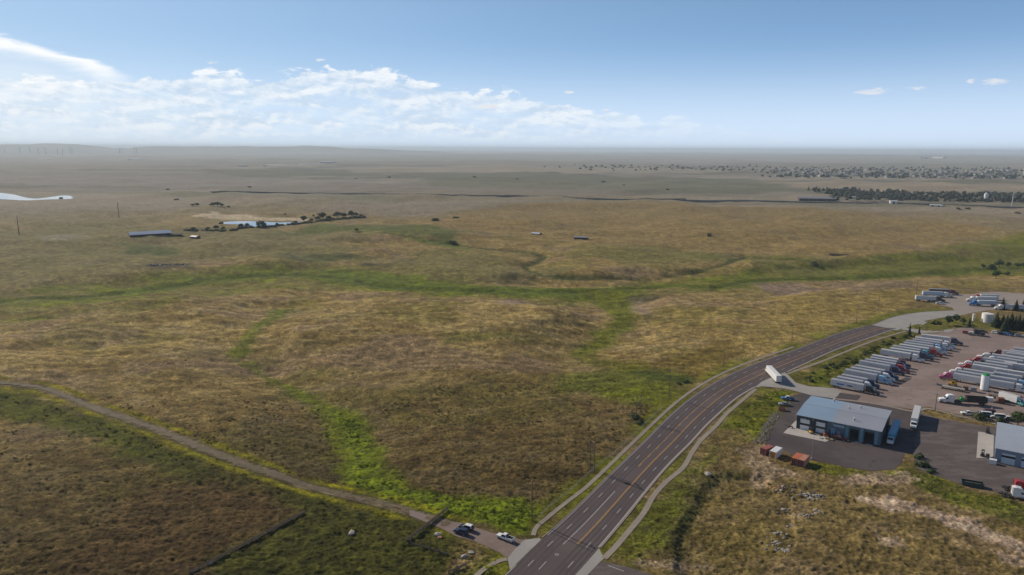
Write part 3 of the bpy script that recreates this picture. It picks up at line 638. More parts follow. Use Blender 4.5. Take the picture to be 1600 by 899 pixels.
# ---- markings
def across(t): return RL * (1 - t) + RR * t
def arclen(L): return np.r_[0, np.cumsum(np.hypot(*np.diff(L, axis=0).T))]
def stripe(mb, t, s0, s1, w, z=.062):
    L = across(t); d = arclen(L); n = max(2, int((s1 - s0) / 4) + 1); s = np.linspace(s0, s1, n)
    P = np.c_[np.interp(s, d, L[:, 0]), np.interp(s, d, L[:, 1])]
    if n == 2: T = P[1] - P[0]; T = np.array([T, T])
    else: T = np.gradient(P, axis=0)
    T = T / np.linalg.norm(T, axis=1)[:, None]; O = np.c_[-T[:, 1], T[:, 0]] * w / 2
    V = [(*p, z) for p in P + O] + [(*p, z) for p in P - O]
    mb.add(V, [(i, i + 1, n + i + 1, n + i) for i in range(n - 1)])
def s_at(x, y, t):
    L = across(t); d = arclen(L); return float(d[np.argmin(((L - P0(x, y)) ** 2).sum(1))])
s_end = float(arclen(across(.5))[n_as]) - 2
M_LANE = wear_mat('worn wheel track', (.062, .048, .049), (.072, .056, .056), (.056, .043, .044), s=.08)
ml = MB()
for t in (.055, .145, .255, .345, .655, .745, .845, .93): stripe(ml, t, 1, s_end, .75, .052)
tag(obj('wheel_tracks', ml.mesh('wheel tracks', [M_LANE])), None, None, None, 'structure')
mw, my = MB(), MB()
s_j = s_at(872, 858, .2)
stripe(mw, .022, s_at(858, 836, 0), s_end, .22); stripe(mw, .975, s_at(940, 856, 1), s_at(1183, 604, 1), .22); stripe(mw, .975, s_at(1232, 582, 1), s_end, .22)
for t in (.205, .79):
    s = 4.0
    while s < s_end: stripe(mw, t, s, s + 3.4, .20); s += 11.6
s = 2.0
while s < s_at(885, 846, .4) - 6: stripe(mw, .405, s, s + 4.5, .2); s += 12
stripe(mw, .405, s_at(881, 849, .4), s_at(960, 768, .4), .24)
stripe(mw, .022, 0, s_at(806, 884, 0), .22)
stripe(my, .60, s_at(903, 849, .6), s_end, .16); stripe(my, .62, s_at(903, 849, .6), s_end, .16)
s0 = s_at(998, 728, .4)
stripe(my, .40, s0, s_end, .16)
s = s0
while s < s_end: stripe(my, .42, s, s + 3, .14); s += 9
stripe(my, .60, 2, s_at(836, 893, .6), .2)
tag(obj('white_road_markings', mw.mesh('white markings', [M_WHITE])), None, None, None, 'structure')
tag(obj('yellow_road_markings', my.mesh('yellow markings', [M_YEL])), None, None, None, 'structure')
mt = MB()
for (x0, y0), (x1, y1), w in (((861, 832), (928, 863), .32), ((951, 744), (1008, 768), .4), ((1019, 680), (1073, 698), .3), ((1037, 661), (1078, 673), .28), ((1073, 628), (1106, 640), .3)):
    a, b = P0(x0, y0), P0(x1, y1); dv = (b - a) / np.linalg.norm(b - a); nn = np.array([-dv[1], dv[0]]) * w / 2; k = 9
    P = [a + (b - a) * i / k + np.array([-dv[1], dv[0]]) * random.uniform(-.25, .25) * (0 < i < k) for i in range(k + 1)]
    mt.add([(*(p + nn), .066) for p in P] + [(*(p - nn), .066) for p in P], [(i, i + 1, k + 2 + i, k + 1 + i) for i in range(k)])
for x, y, r in ((979, 756), (983, 758.5)) and ((978, 756, .8), (983, 757.5, .9), (980, 755, .5)):
    p = P0(x, y); mt.add([(p[0] + r * math.cos(a * .7) * random.uniform(.7, 1.2), p[1] + r * math.sin(a * .7) * random.uniform(.7, 1.2), .066) for a in range(9)], [tuple(range(9))])
tag(obj('tar_seal', mt.mesh('tar seal', [M_TAR])), None, None, None, 'structure')
p = P0(870, 867); mb = MB(); mb.cyl((p[0], p[1], .05), (p[0], p[1], .07), .55, n=20); mb.cyl((p[0], p[1], .05), (p[0], p[1], .074), .36, n=16, mi=1)
tag(obj('manhole_cover', mb.mesh('manhole', [mat('ring concrete', (.36, .33, .31)), mat('cast iron', (.10, .09, .09))])), 'round pale ringed manhole cover in the asphalt at the junction', 'manhole cover')
# turn arrow on the side street
a, b = P0(950, 884), P0(975, 893); mb = MB(); d = (b - a) / np.linalg.norm(b - a); q = np.array([-d[1], d[0]]) * .12
mb.add([(*(a + q), .05), (*(b + q), .05), (*(b - q), .05), (*(a - q), .05)], [(0, 1, 2, 3)]); tag(obj('street_marking', mb.mesh('street marking', [M_WHITE])), None, None, None, 'structure')

# ---- water
def water(name, pg, lv):
    m = bpy.data.materials.get('pond water')
    if not m:
        m = mat('pond water', (.10, .12, .13), .05, var=.1, scale=.05, bump=.0, spec=.6)
    sheet(name, pg, lv - .15, m)
water('pond', PONDW, LV_W); water('pond', PONDE, LV_E)

# ---- railway bank, far highway
def bank(name, px, h, top, base, m, n=160):
    P = resample(poly(px), n); z = hmacro(P[:, 0], P[:, 1]); z = np.maximum(np.convolve(np.pad(z, 12, mode='edge'), np.ones(25) / 25, 'valid'), z - .6); mb = MB(); V = []
    for off, zz in ((base, -9.0), (top, h), (-top, h), (-base, -9.0)):
        Q = offset_line(P, off); V += [(*Q[i], z[i] + zz + .2 * vnoise(np.array([i / 3.]), np.array([off]), 4)[0]) for i in range(n)]
    F = [(k * n + i, k * n + i + 1, (k + 1) * n + i + 1, (k + 1) * n + i) for k in range(3) for i in range(n - 1)]
    mb.add(V, F); return tag(obj(name, mb.mesh(name, [m])), None, None, None, 'structure')
M_BANK = mat('bank scrub', (.15, .14, .11), 1.0, var=.35, scale=.05, spec=.1)
bank('railway_embankment', [(330, 300.8), (420, 301.6), (500, 302.2), (600, 303.2), (700, 305), (800, 307.5), (900, 310), (1000, 311.6), (1070, 312.3)], 2.0, 3.0, 9, M_BANK)
bank('highway', [(1060, 312.5), (1180, 314.2), (1250, 315.8), (1330, 317.8), (1450, 320.5), (1600, 325), (1750, 330)], 2.2, 7, 12, M_BANK)

# ------------------------------------------------------------------ paints
def paintm(name, rgb, rough=.35, metal=0.0, var=.08): return mat(name, rgb, rough, metal, var=var, scale=1.2, spec=.5)
P_WHITE = paintm('white paint', (.66, .66, .65)); P_LBLUE = paintm('light blue paint', (.24, .42, .58)); P_NAVY = paintm('navy paint', (.018, .028, .075))
P_RED = paintm('red paint', (.34, .022, .022)); P_MAROON = paintm('maroon paint', (.10, .012, .02)); P_BLACK = paintm('black paint', (.018, .018, .02))
P_TEAL = paintm('teal paint', (.10, .34, .36)); P_PINK = paintm('magenta paint', (.42, .07, .18)); P_BLUE = paintm('blue paint', (.03, .15, .40)); P_GREY = paintm('grey paint', (.25, .25, .26))
P_SKYBLUE = paintm('sky blue paint', (.03, .26, .42)); P_YEL = paintm('yellow paint', (.62, .36, .03)); P_GREEN = paintm('green paint', (.03, .26, .06)); P_TAN = paintm('tan paint', (.45, .36, .22))
GLASS = mat('dark glass', (.015, .02, .028), .06, spec=.6, var=.05); RUBBER = mat('tyre rubber', (.018, .018, .018), .9)
STEEL = mat('bare steel', (.40, .40, .40), .35, .8); CHROME = mat('chrome', (.6, .6, .6), .15, 1.0); FRAME = mat('frame black', (.025, .025, .027), .7)
RIM = mat('wheel rim', (.45, .45, .45), .35, .7); LAMP = mat('lamp lens', (.75, .75, .7), .12); TAIL = mat('tail lens', (.35, .015, .012), .2)
T_ROOF = mat('trailer roof', (.34, .34, .35), .55, var=.12, scale=.4); T_WHITE = mat('trailer paint', (.55, .56, .57), .45, var=.08, scale=.5)
CABP = paintm('cab paint', (.6, .6, .6)); CARP = paintm('car paint', (.6, .6, .6))
WOOD = mat('weathered wood', (.16, .12, .085), .9, var=.3, scale=3, bump=.01); GALV = mat('galvanised steel', (.34, .34, .34), .5, .5)
DARKIN = mat('dark interior', (.02, .02, .022), .9)

def wheel_mesh(name, r, w):
    mb = MB(); mb.cyl((0, -w / 2, 0), (0, w / 2, 0), r, n=14); mb.cyl((0, -w / 2 - .012, 0), (0, w / 2 + .012, 0), r * .56, n=10, mi=1)
    return mb.mesh(name, [RUBBER, RIM])
W_TRUCK = wheel_mesh('truck wheel', .52, .55); W_TRUCK1 = wheel_mesh('steer wheel', .52, .30); W_CAR = wheel_mesh('car wheel', .36, .26)

# ------------------------------------------------------------------ semi truck: origin under the trailer's rear doors, nose towards +x
def quad(pts, m, name='quad', th=.02):
    """a thin solid pane standing on the face given by its four corners"""
    p = [Vector(q) for q in pts]; n = (p[1] - p[0]).cross(p[3] - p[0]).normalized() * th
    mb = MB(); mb.add([q for q in p] + [q + n for q in p], [(0, 1, 2, 3)[::-1], (4, 5, 6, 7)] + [(i, (i + 1) % 4, (i + 1) % 4 + 4, i + 4) for i in range(4)])
    return mb.mesh(name, [m])
def make_cab(root, x0, sleeper=True):
    s = 2.2 if sleeper else .6
    def yf(x, z):
        y = 1.20 if x < s + 1.9 else 1.02
        return y - (.14 if z > 2.6 else 0) - (.08 if x > s + 3.6 else 0)
    top = 3.95 if sleeper else 2.95
    pr = [(0, .95), (0, top - .15), (.9 if sleeper else .3, top), (s + .25, top - .18 if sleeper else 2.98), (s + .9, 3.0 if sleeper else 2.85), (s + 1.55, 2.12), (s + 3.2, 1.86), (s + 3.75, 1.55), (s + 3.85, .62), (s + 3.2, .55), (s + 3.1, 1.0), (s + 2.0, 1.05), (s + 1.6, .75), (s, .75)]
    cab = obj('cab', MB().prof(pr, yf).mesh('cab body', [CABP], bevel=.07), root, (x0, 0, 0))
    obj('windshield', quad([(s + .96, -.94, 2.90), (s + .96, .94, 2.90), (s + 1.52, .98, 2.18), (s + 1.52, -.98, 2.18)][::-1], GLASS), cab)
    for sg in (-1, 1):
        q = [(s + .15, sg * 1.205, 1.95), (s + 1.15, sg * 1.205, 1.95), (s + .85, sg * 1.10, 2.65), (s + .15, sg * 1.10, 2.65)]
        obj('side_window', quad(q if sg < 0 else q[::-1], GLASS), cab)
        obj('headlight', MB().box((s + 3.82, sg * .80, 1.12), (.12, .30, .26)).mesh('headlight', [LAMP]), cab)
        obj('exhaust_stack', MB().cyl((-.18, sg * 1.0, 1.0), (-.18, sg * 1.0, 4.1), .09, n=8).mesh('stack', [CHROME]), cab)
        obj('mirror', MB().box((s + 1.25, sg * 1.42, 2.25), (.12, .22, .6)).mesh('mirror', [FRAME]), cab)
        obj('fuel_tank', MB().cyl((s - .9, sg * .98, .72), (s + .9, sg * .98, .72), .32, n=12).mesh('fuel tank', [CHROME]), cab)
        obj('fender', MB().box((s + 2.6, sg * 1.10, 1.16), (1.25, .34, .10)).mesh('fender', [CABP], bevel=.03), cab)
    obj('grille', MB().box((s + 3.87, 0, 1.18), (.06, 1.2, .75)).mesh('grille', [CHROME]), cab)
    obj('bumper', MB().box((s + 3.95, 0, .52), (.22, 2.2, .32)).mesh('bumper', [CHROME], bevel=.04), cab)
    obj('chassis', MB().box(((s + .6 - 3.6) / 2, 0, .85), (s + 4.4, .9, .26)).mesh('chassis', [FRAME]), root, (x0, 0, 0))
    for sg in (-1, 1):
        obj('wheel', W_TRUCK1, root, (x0 + s + 2.6, sg * 1.05, .52))
        for dx in (-1.35, -2.65): obj('wheel', W_TRUCK, root, (x0 + dx + .2, sg * .95, .52))
    return cab
def make_semi(name, lt=14.6, sleeper=True):
    r = thing(name, '', 'semi truck')
    mb = MB(); mb.box((lt / 2, 0, 2.62), (lt, 2.58, 2.80))
    tr = obj('trailer', mb.mesh('trailer body', [T_WHITE], bevel=.03), r)
    mb = MB(); mb.box((lt / 2, 0, 4.035), (lt - .12, 2.46, .04))
    for k in range(12): mb.box((.7 + k * (lt - 1.4) / 11, 0, 4.062), (.07, 2.44, .022))
    obj('trailer_roof', mb.mesh('trailer roof', [T_ROOF]), tr)
    mb = MB()
    for sg in (-1, 1):
        for k in range(14): mb.box((.5 + k * (lt - 1) / 13, sg * 1.297, 2.62), (.05, .014, 2.6))
        mb.box((lt / 2, sg * 1.30, 1.24), (lt - .1, .03, .10)); mb.box((lt / 2, sg * 1.30, 3.97), (lt - .1, .03, .08))
    tag(obj('side_rails', mb.mesh('side rails', [T_WHITE]), tr), None, None, None, 'stuff')
    for sg in (-1, 1):
        obj('rear_door', MB().box((-.025, sg * .625, 2.6), (.05, 1.2, 2.6)).box((-.06, sg * .2, 2.6), (.04, .04, 2.4)).mesh('rear door', [T_WHITE]), tr)
        obj('landing_leg', MB().box((lt - 3.6, sg * .75, .70), (.14, .14, 1.1)).box((lt - 3.6, sg * .75, .10), (.3, .3, .06)).mesh('landing leg', [FRAME]), tr)
        obj('tail_light', MB().box((-.03, sg * 1.0, 1.16), (.05, .35, .1)).mesh('tail light', [TAIL]), tr)
        for dx in (1.6, 2.9): obj('wheel', W_TRUCK, r, (dx, sg * .95, .52))
    obj('underride_guard', MB().box((-.02, 0, .55), (.08, 2.2, .1)).box((-.02, .6, .85), (.07, .07, .6)).box((-.02, -.6, .85), (.07, .07, .6)).mesh('guard', [STEEL]), tr)
    tag(obj('trailer_frame', MB().box((2.3, 0, 1.0), (4.0, 1.1, .36), top=(1.6, 1)).box((lt - 2.2, 0, 1.06), (3.6, 1.2, .24)).mesh('trailer frame', [FRAME]), tr), None, None, None, 'stuff')
    make_cab(r, lt + .95, sleeper)
    return r
ORD = ['first', 'second', 'third', 'fourth', 'fifth', 'sixth', 'seventh', 'eighth', 'ninth', 'tenth', 'eleventh', 'twelfth', 'thirteenth']
semi0 = make_semi('semi_truck'); semi_used = []
def semi(loc, th, cabm, label, group, trm=None, roof=None, z=0.04):
    if not semi_used: o = semi0
    sw = {'cab paint': cabm}
    if trm: sw['trailer paint'] = trm
    if roof: sw['trailer roof'] = roof
    o = dup(semi0, None, sw); semi_used.append(o)
    o.location = (loc[0], loc[1], z); o.rotation_euler = (0, 0, th); o.scale = (random.choice((1.0, 1.0, .95, .88, .8)), 1, random.uniform(.97, 1.0)); o['label'] = label
    if group: o['group'] = group
    elif 'group' in o: del o['group']
    return o
def tail_centre(px, th, z=4.05):      # the far rear roof corner as seen -> middle of the rear
    p = P0(px[0], px[1], z); return p - np.array([-math.sin(th), math.cos(th)]) * 1.3
R_PALE = mat('pale trailer roof', (.46, .46, .455), .5, var=.06); R_LIL = mat('lilac grey roof', (.31, .305, .34), .6, var=.1, scale=.4)
T_DARK = mat('dark trailer side', (.07, .07, .08), .5); T_BLUEW = mat('blue lettered white side', (.42, .50, .58), .45, var=.1)
NAMES = {P_WHITE: 'white', P_LBLUE: 'light blue', P_NAVY: 'navy', P_RED: 'red', P_MAROON: 'maroon', P_BLACK: 'black', P_TEAL: 'teal', P_PINK: 'magenta', P_BLUE: 'blue', P_GREY: 'grey'}
# row along the grass strip, noses into the yard
def row(a, b, th0, th1, cabs, word, group, za=4.05, roofs=None, n=None):
    A, B = tail_centre(a, th0), tail_centre(b, th1); n = n or len(cabs); k = 0
    for i, cm in enumerate(cabs):
        if cm is None: continue
        t = i / (n - 1); th = th0 + (th1 - th0) * t + rad(random.uniform(-.8, .8))
        d = np.array([math.cos(th), math.sin(th)])
        p = A + (B - A) * t + d * random.uniform(-1.3, 1.3)
        rf = random.choice([None, None, R_PALE, R_LIL]) if roofs is None else roofs[i % len(roofs)]
        semi(p, th, cm, '%s cabbed semi, %s %s' % (NAMES[cm], ORD[k], word), group, None, rf); k += 1
W, NV, LB, RD, MR, BK, TL, PK, BL, GY = P_WHITE, P_NAVY, P_LBLUE, P_RED, P_MAROON, P_BLACK, P_TEAL, P_PINK, P_BLUE, P_GREY
row((1303, 590.6), (1362, 553), rad(-39), rad(-40), [BK, W, NV, None, LB, W, NV, None, NV, RD, BK, MR], 'from the driveway, near half of the strip row', 'semi trucks backed up to the grass strip')
row((1382, 545), (1432, 525.7), rad(-38), rad(-35), [W, NV, TL, RD, W, LB, W, W], 'past the gap, far half of the strip row', 'semi trucks backed up to the grass strip')
o = semi(tail_centre((1440, 521.2), rad(-31)), rad(-31), NV, 'navy cabbed semi with long pale roofed trailer, alone at the far end of the row', 'semi trucks backed up to the grass strip', None, R_PALE)
for t_ in semi_used[0].children:
    if t_.name.startswith('trailer') and any(c_.name.startswith('rear_door') for c_ in t_.children):
        obj('side_logo', MB().box((4.2, -1.318, 2.3), (3.0, .012, .75)).box((5.9, -1.318, 2.5), (.5, .012, .35)).mesh('logo', [P_BLUE]), t_)
        obj('side_logo', MB().box((8.6, -1.318, 2.3), (2.2, .012, .55)).mesh('logo', [P_NAVY]), t_)
# double block in the middle of the yard: one column nose left, one nose right
def block(a, b, th, cabs, word, group, lead):
    A, B = P0(*a, 4.05), P0(*b, 4.05); n = len(cabs); k = 0
    for i, cm in enumerate(cabs):
        if cm is None: continue
        t = i / (n - 1); h = th + rad(random.uniform(-.7, .7)); d = np.array([math.cos(h), math.sin(h)])
        p = A + (B - A) * t + d * (random.uniform(-.6, .6) - lead)
        semi(p, h, cm, '%s cabbed semi, %s %s' % (NAMES[cm], ORD[k], word), group, None, random.choice([None, None, R_LIL, R_PALE])); k += 1
block((1483, 581.5), (1566, 547), rad(180 - 38), [PK, W, W, None, RD, W, BK, RD, W, W, None, MR], 'from the silo in the left facing column', 'semi trucks parked nose left in the yard block', 14.6)
block((1537, 591), (1578, 561), rad(-37), [W, LB, NV, W, None, GY, None], 'from the silo in the right facing column', 'semi trucks parked nose right in the yard block', 0)
block((1566, 554), (1585, 543), rad(-37), [GY, W, W, MR], 'from the front at the rear right of the block', 'semi trucks at the rear of the yard block', 0)
# far lot
for px, th, cm, tr, rf, lb in (((1430, 461.5), -12, BK, T_WHITE, None, 'black cabbed semi with pale trailer, nearest of three left in the far lot'), ((1441, 454.5), -12, W, T_BLUEW, None, 'white cabbed semi with pale blue trailer, middle of three left in the far lot'),
                         ((1451, 450.5), -12, MR, T_DARK, R_LIL, 'maroon cabbed semi with dark trailer, farthest of three left in the far lot')):
    semi(tail_centre(px, rad(th)), rad(th), cm, lb, 'semi trucks in the far lot', tr, rf)
for px, th, cm, tr, rf, lb in (((1555, 469.5), 174, BL, T_BLUEW, R_PALE, 'semi truck with blue cab and white trailer broadside before dark trees in the far lot'), ((1556, 463.5), 174, W, T_WHITE, R_PALE, 'semi truck with white cab behind the blue one in the far lot'), ((1558, 460), 174, RD, T_WHITE, None, 'semi truck with red cab farthest back in the far lot'),
                         ((1600, 476), 174, W, T_WHITE, None, 'white semi truck half hidden by small conifers at the right of the far lot')):
    semi(P0(*px, 4.05) - np.array([0, 1.3]), rad(th), cm, lb, 'semi trucks in the far lot', tr, rf)
for o in list(semi0.children):
    for c in list(o.children): bpy.data.objects.remove(c)
    bpy.data.objects.remove(o)
bpy.data.objects.remove(semi0)

# ------------------------------------------------------------------ box trucks and single tractors
def make_box_truck(name, label, boxm, cabm, lb, hb, group=None, loc=(0, 0, 0), th=0, roofm=None):
    r = thing(name, label, 'box truck', loc, th, group)
    b = obj('cargo_box', MB().box((lb / 2, 0, .98 + hb / 2), (lb, 2.55, hb)).mesh('cargo box', [boxm], bevel=.04), r)
    obj('box_roof', MB().box((lb / 2, 0, .98 + hb + .02), (lb - .1, 2.42, .05)).mesh('box roof', [roofm or boxm]), b)
    mb = MB()
    for sg in (-1, 1):
        for k in range(12): mb.box((.4 + k * (lb - .8) / 11, sg * 1.283, .98 + hb / 2), (.05, .016, hb - .2))
    tag(obj('box_ribs', mb.mesh('box ribs', [boxm]), b), None, None, None, 'stuff')
    for sg in (-1, 1):
        obj('rear_door', MB().box((-.02, sg * .62, .98 + hb / 2), (.05, 1.18, hb - .25)).mesh('box door', [GY if boxm is P_SKYBLUE else boxm]), b)
        obj('tail_light', MB().box((-.03, sg * 1.0, .9), (.05, .3, .12)).mesh('tail light', [TAIL]), r)
    pr = [(0, .7), (0, 2.75), (.3, 2.85), (1.2, 2.75), (1.75, 1.75), (2.5, 1.5), (2.6, .6), (1.5, .55)]
    c = obj('cab', MB().prof(pr, lambda x, z: 1.12 - (.1 if z > 2 else 0)).mesh('box cab', [cabm], bevel=.06), r, (lb + .12, 0, 0))
    obj('windshield', quad([(1.25, -.92, 2.68), (1.25, .92, 2.68), (1.73, .98, 1.82), (1.73, -.98, 1.82)][::-1], GLASS), c)
    for sg in (-1, 1):
        q = [(.25, sg * 1.125, 1.75), (1.4, sg * 1.125, 1.75), (1.1, sg * 1.03, 2.5), (.25, sg * 1.03, 2.5)]
        obj('side_window', quad(q if sg < 0 else q[::-1], GLASS), c); obj('headlight', MB().box((2.56, sg * .8, 1.1), (.1, .3, .24)).mesh('headlight', [LAMP]), c)
    obj('bumper', MB().box((2.62, 0, .6), (.16, 2.2, .28)).mesh('bumper', [FRAME]), c)
    obj('chassis', MB().box((lb / 2 + .9, 0, .78), (lb + 2.6, .9, .28)).mesh('chassis', [FRAME]), r)
    for sg in (-1, 1):
        obj('wheel', W_TRUCK1, r, (lb + 1.5, sg * 1.0, .52))
        for dx in (1.5, 2.75): obj('wheel', W_TRUCK, r, (dx, sg * .95, .52))
    return r
def heading(a, b, z=0): p, q = P0(*a, z), P0(*b, z); d = q - p; return math.atan2(d[1], d[0]), float(np.hypot(*d))
# white truck leaving the driveway: rear doors towards us
th, ln = heading((1217.5, 588), (1201.5, 571.5), 4.0); p = P0(1217.5, 588, 4.0)
make_box_truck('box_truck', 'long white box truck turning off the road at the driveway mouth', P_WHITE, P_WHITE, ln, 3.05, None, (p[0], p[1], .05), th)
# white box truck between the two lots, cab towards us
th, ln = heading((1434.5, 634), (1429, 654), 4.0); p = P0(1434.5, 634, 4.0)
make_box_truck('box_truck', 'white box truck parked nose forward on the kerb line between the two lots', T_WHITE, P_WHITE, ln, 3.0, None, (p[0], p[1], .05), th, R_PALE)
th, ln = heading((1402.5, 656), (1393, 679), 3.6); p = P0(1402.5, 656, 3.6)
make_box_truck('box_truck', 'sky blue box truck in the shade beside the workshop end wall', P_SKYBLUE, P_WHITE, ln, 2.6, None, (p[0], p[1], .05), th)
def make_tractor(label, cabm, loc, th, group=None, sleeper=True):
    r = thing('tractor_unit', label, 'truck tractor', (*loc, .05), th, group); make_cab(r, 0, sleeper)
    for s in [r] + list(r.children_recursive):
        for k in getattr(s, 'material_slots', []):
            if k.material == CABP: k.link = 'OBJECT'; k.material = cabm
    obj('fifth_wheel', MB().cyl((-1.9, 0, 1.0), (-1.9, 0, 1.12), .5, n=12).mesh('fifth wheel', [FRAME]), r)
    return r
make_tractor('white tractor unit without trailer at the right edge of the service lot', P_WHITE, P0(1580, 777), rad(-22), 'tractor units in the service lot')
make_tractor('red tractor unit without trailer behind the white one in the service lot', P_RED, P0(1584, 767), rad(-20), 'tractor units in the service lot')
make_tractor('black tractor unit parked alone behind the truck row by the island', P_BLACK, P0(1521, 524), rad(-15))

# flatbed rig with white tractor, carrying a dark walled body and a green reel
th = rad(180 - 12.5)
p = P0(1541, 633.5)
rig = thing('flatbed_truck', 'white tractor with flatbed carrying a black walled bin, along the front of the yard', 'flatbed truck', (p[0], p[1], .05), th)
c = make_cab(rig, 13.6)
for s in [rig] + list(rig.children_recursive):
    for k in getattr(s, 'material_slots', []):
        if k.material == CABP: k.link = 'OBJECT'; k.material = P_WHITE
d = obj('deck', MB().box((6.2, 0, 1.25), (12.4, 2.5, .22)).mesh('deck', [FRAME]), rig)
b = MB()
for c_, s_ in (((4.3, 1.2, 2.5), (8.4, .08, 2.3)), ((4.3, -1.2, 2.5), (8.4, .08, 2.3)), ((.12, 0, 2.5), (.08, 2.3, 2.3)), ((8.46, 0, 2.5), (.08, 2.3, 2.3)), ((4.3, 0, 1.44), (8.2, 2.2, .12))): b.box(c_, s_)
for k in range(9):
    for sg in (-1, 1): b.box((.4 + k * .97, sg * 1.27, 2.5), (.08, .06, 2.2))
bn = obj('bin', b.mesh('bin', [mat('black steel', (.022, .023, .026), .5)]), rig)
obj('load', MB().box((4.3, 0, 2.2), (8.1, 2.2, 1.3), top=(.9, .8)).mesh('load', [mat('dark scrap', (.06, .055, .05), .9, var=.5, scale=3, bump=.1)]), bn)
b = MB(); b.cyl((10.2, -1.0, 2.1), (10.2, 1.0, 2.1), .75, n=16); b.cyl((10.2, -1.06, 2.1), (10.2, -.98, 2.1), .95, n=16); b.cyl((10.2, .98, 2.1), (10.2, 1.06, 2.1), .95, n=16)
obj('reel', b.mesh('reel', [P_GREEN]), rig)
for sg in (-1, 1):
    for dx in (1.2, 2.5): obj('wheel', W_TRUCK, rig, (dx, sg * .95, .52))
    obj('landing_leg', MB().box((10.6, sg * .8, .6), (.14, .14, 1.1)).mesh('leg', [FRAME]), rig)
# empty flatbed and low trailers behind it
def flatbed(label, px, th, ln, m, load=None, group='flatbed trailers beside the silo'):
    p = P0(*px); r = thing('flatbed_trailer', label, 'trailer', (p[0], p[1], .05), th, group)
    d = obj('deck', MB().box((ln / 2, 0, 1.15), (ln, 2.5, .2)).mesh('deck', [m]), r); b = MB()
    for k in range(14): b.box((.4 + k * (ln - .8) / 13, 0, 1.262), (.1, 2.4, .03))
    obj('deck_slats', b.mesh('deck slats', [m]), d)
    obj('headboard', MB().box((ln - .05, 0, 1.85), (.1, 2.4, 1.2)).mesh('headboard', [m]), r)
    for sg in (-1, 1):
        obj('landing_leg', MB().box((ln - 2.5, sg * .8, .58), (.14, .14, 1.1)).mesh('leg', [FRAME]), r)
        for dx in (1.2, 2.5): obj('wheel', W_TRUCK, r, (dx, sg * .95, .52))
    return r
flatbed('empty pale grey flatbed trailer beside the yellow telehandler', (1507, 612.5), rad(142), 11.5, mat('pale deck', (.30, .29, .27), .9))
flatbed('empty brown decked trailer right of the white silo', (1543, 620), rad(-30), 8.5, mat('brown deck', (.13, .085, .06), .9))
flatbed('low grey deck trailer behind the black walled bin', (1556, 626), rad(-30), 9, mat('grey deck', (.17, .16, .15), .9))
def crate(label, px, s, m, th, cat='crate', name='crate', group='crates by the silo'):
    p = P0(*px); r = thing(name, label, cat, (p[0], p[1], .05), th, group)
    b = obj('body', MB().box((0, 0, s[2] / 2), s).mesh('crate body', [m], bevel=.03), r); k = MB()
    for x in (-.5, -.17, .17, .5):
        for sg in (-1, 1): k.box((x * (s[0] - .12), sg * (s[1] / 2 + .03), s[2] / 2), (.12, .06, s[2] * .96))
    obj('battens', k.mesh('battens', [m]), b); obj('lid', MB().box((0, 0, s[2] + .04), (s[0] + .08, s[1] + .08, .08)).mesh('lid', [m]), r)
crate('grey machine crate just left of the silo foot', (1521, 612), (2.4, 2.0, 2.0), P_GREY, rad(-30))
crate('brown timber crate on the ground left of the silo', (1508, 609.5), (2.2, 2.0, 1.8), mat('brown crate', (.17, .10, .07), .8), rad(-25))
crate('white machine crate right of the green reel', (1545, 627), (3.0, 2.2, 1.8), P_WHITE, rad(-25))
crate('rust brown crate at the foot of the teal edged trailer', (1563, 630), (2.6, 2.2, 2.4), mat('rust crate', (.15, .06, .045), .8), rad(-20))
p = P0(1571, 632.5)
make_box_truck('box_truck', 'white box truck with teal stripe near the right edge of the yard', P_WHITE, P_TEAL, 8.0, 2.9, None, (p[0] + 2, p[1] + 7, .05), rad(-65), R_PALE)

# white silo with a green cap
p = P0(1537.5, 610); s = thing('silo', 'tall white silo with green cap standing in the truck yard', 'silo', (p[0], p[1], 0))
sh = obj('shell', MB().cyl((0, 0, .4), (0, 0, 7.6), 1.75, n=28, cap=True).mesh('silo shell', [mat('silo white', (.72, .73, .73), .4)], smooth=False), s)
b = MB(); b.cyl((0, 0, 7.61), (0, 0, 8.2), 1.8, .9, n=28); b.cyl((0, 0, 8.2), (0, 0, 8.5), .4, n=12); obj('cap', b.mesh('cap', [P_GREEN]), s)
b = MB(); [b.box((1.5 * math.cos(a), 1.5 * math.sin(a), .2), (.25, .25, .4)) for a in (0.8, 2.4, 3.9, 5.5)]; obj('feet', b.mesh('feet', [FRAME]), s)
b = MB()
for k in range(22): b.box((1.2, -1.42, .6 + k * .32), (.4, .04, .04), rad(-50))
b.box((1.06, -1.58, 4), (.05, .05, 7.2)); b.box((1.34, -1.25, 4), (.05, .05, 7.2)); obj('ladder', b.mesh('ladder', [GALV]), sh)

# ------------------------------------------------------------------ water tanks by the conifers
def tank(name, label, px, r, h):
    p = P0(*px); t = thing(name, label, 'tank', (p[0], p[1], 0)); m = mat('tank white', (.70, .68, .65), .45, var=.05, scale=.4)
    me = MB().cyl((0, 0, 0), (0, 0, h), r, n=40).mesh('tank shell', [m]); s_ = obj('shell', me, t)
    obj('roof', MB().cyl((0, 0, h), (0, 0, h + r * .16), r * 1.015, .15, n=40).mesh('tank roof', [m]), t)
    b = MB()
    for k in range(1, 4): b.cyl((0, 0, h * k / 4 - .03), (0, 0, h * k / 4 + .03), r + .02, n=40)
    obj('weld_bands', b.mesh('bands', [m]), s_)
    b = MB(); b.box((-r * .5, -r * .9, h / 2), (.06, .06, h)); b.box((-r * .5 + .5, -r * .93, h / 2), (.06, .06, h))
    for k in range(int(h / .4)): b.box((-r * .5 + .25, -r * .915, .3 + k * .4), (.5, .05, .05))
    obj('ladder', b.mesh('ladder', [GALV]), s_)
tank('water_tank', 'large round white storage tank beside the dark conifers', (1542, 504.5), 3.4, 6.3)
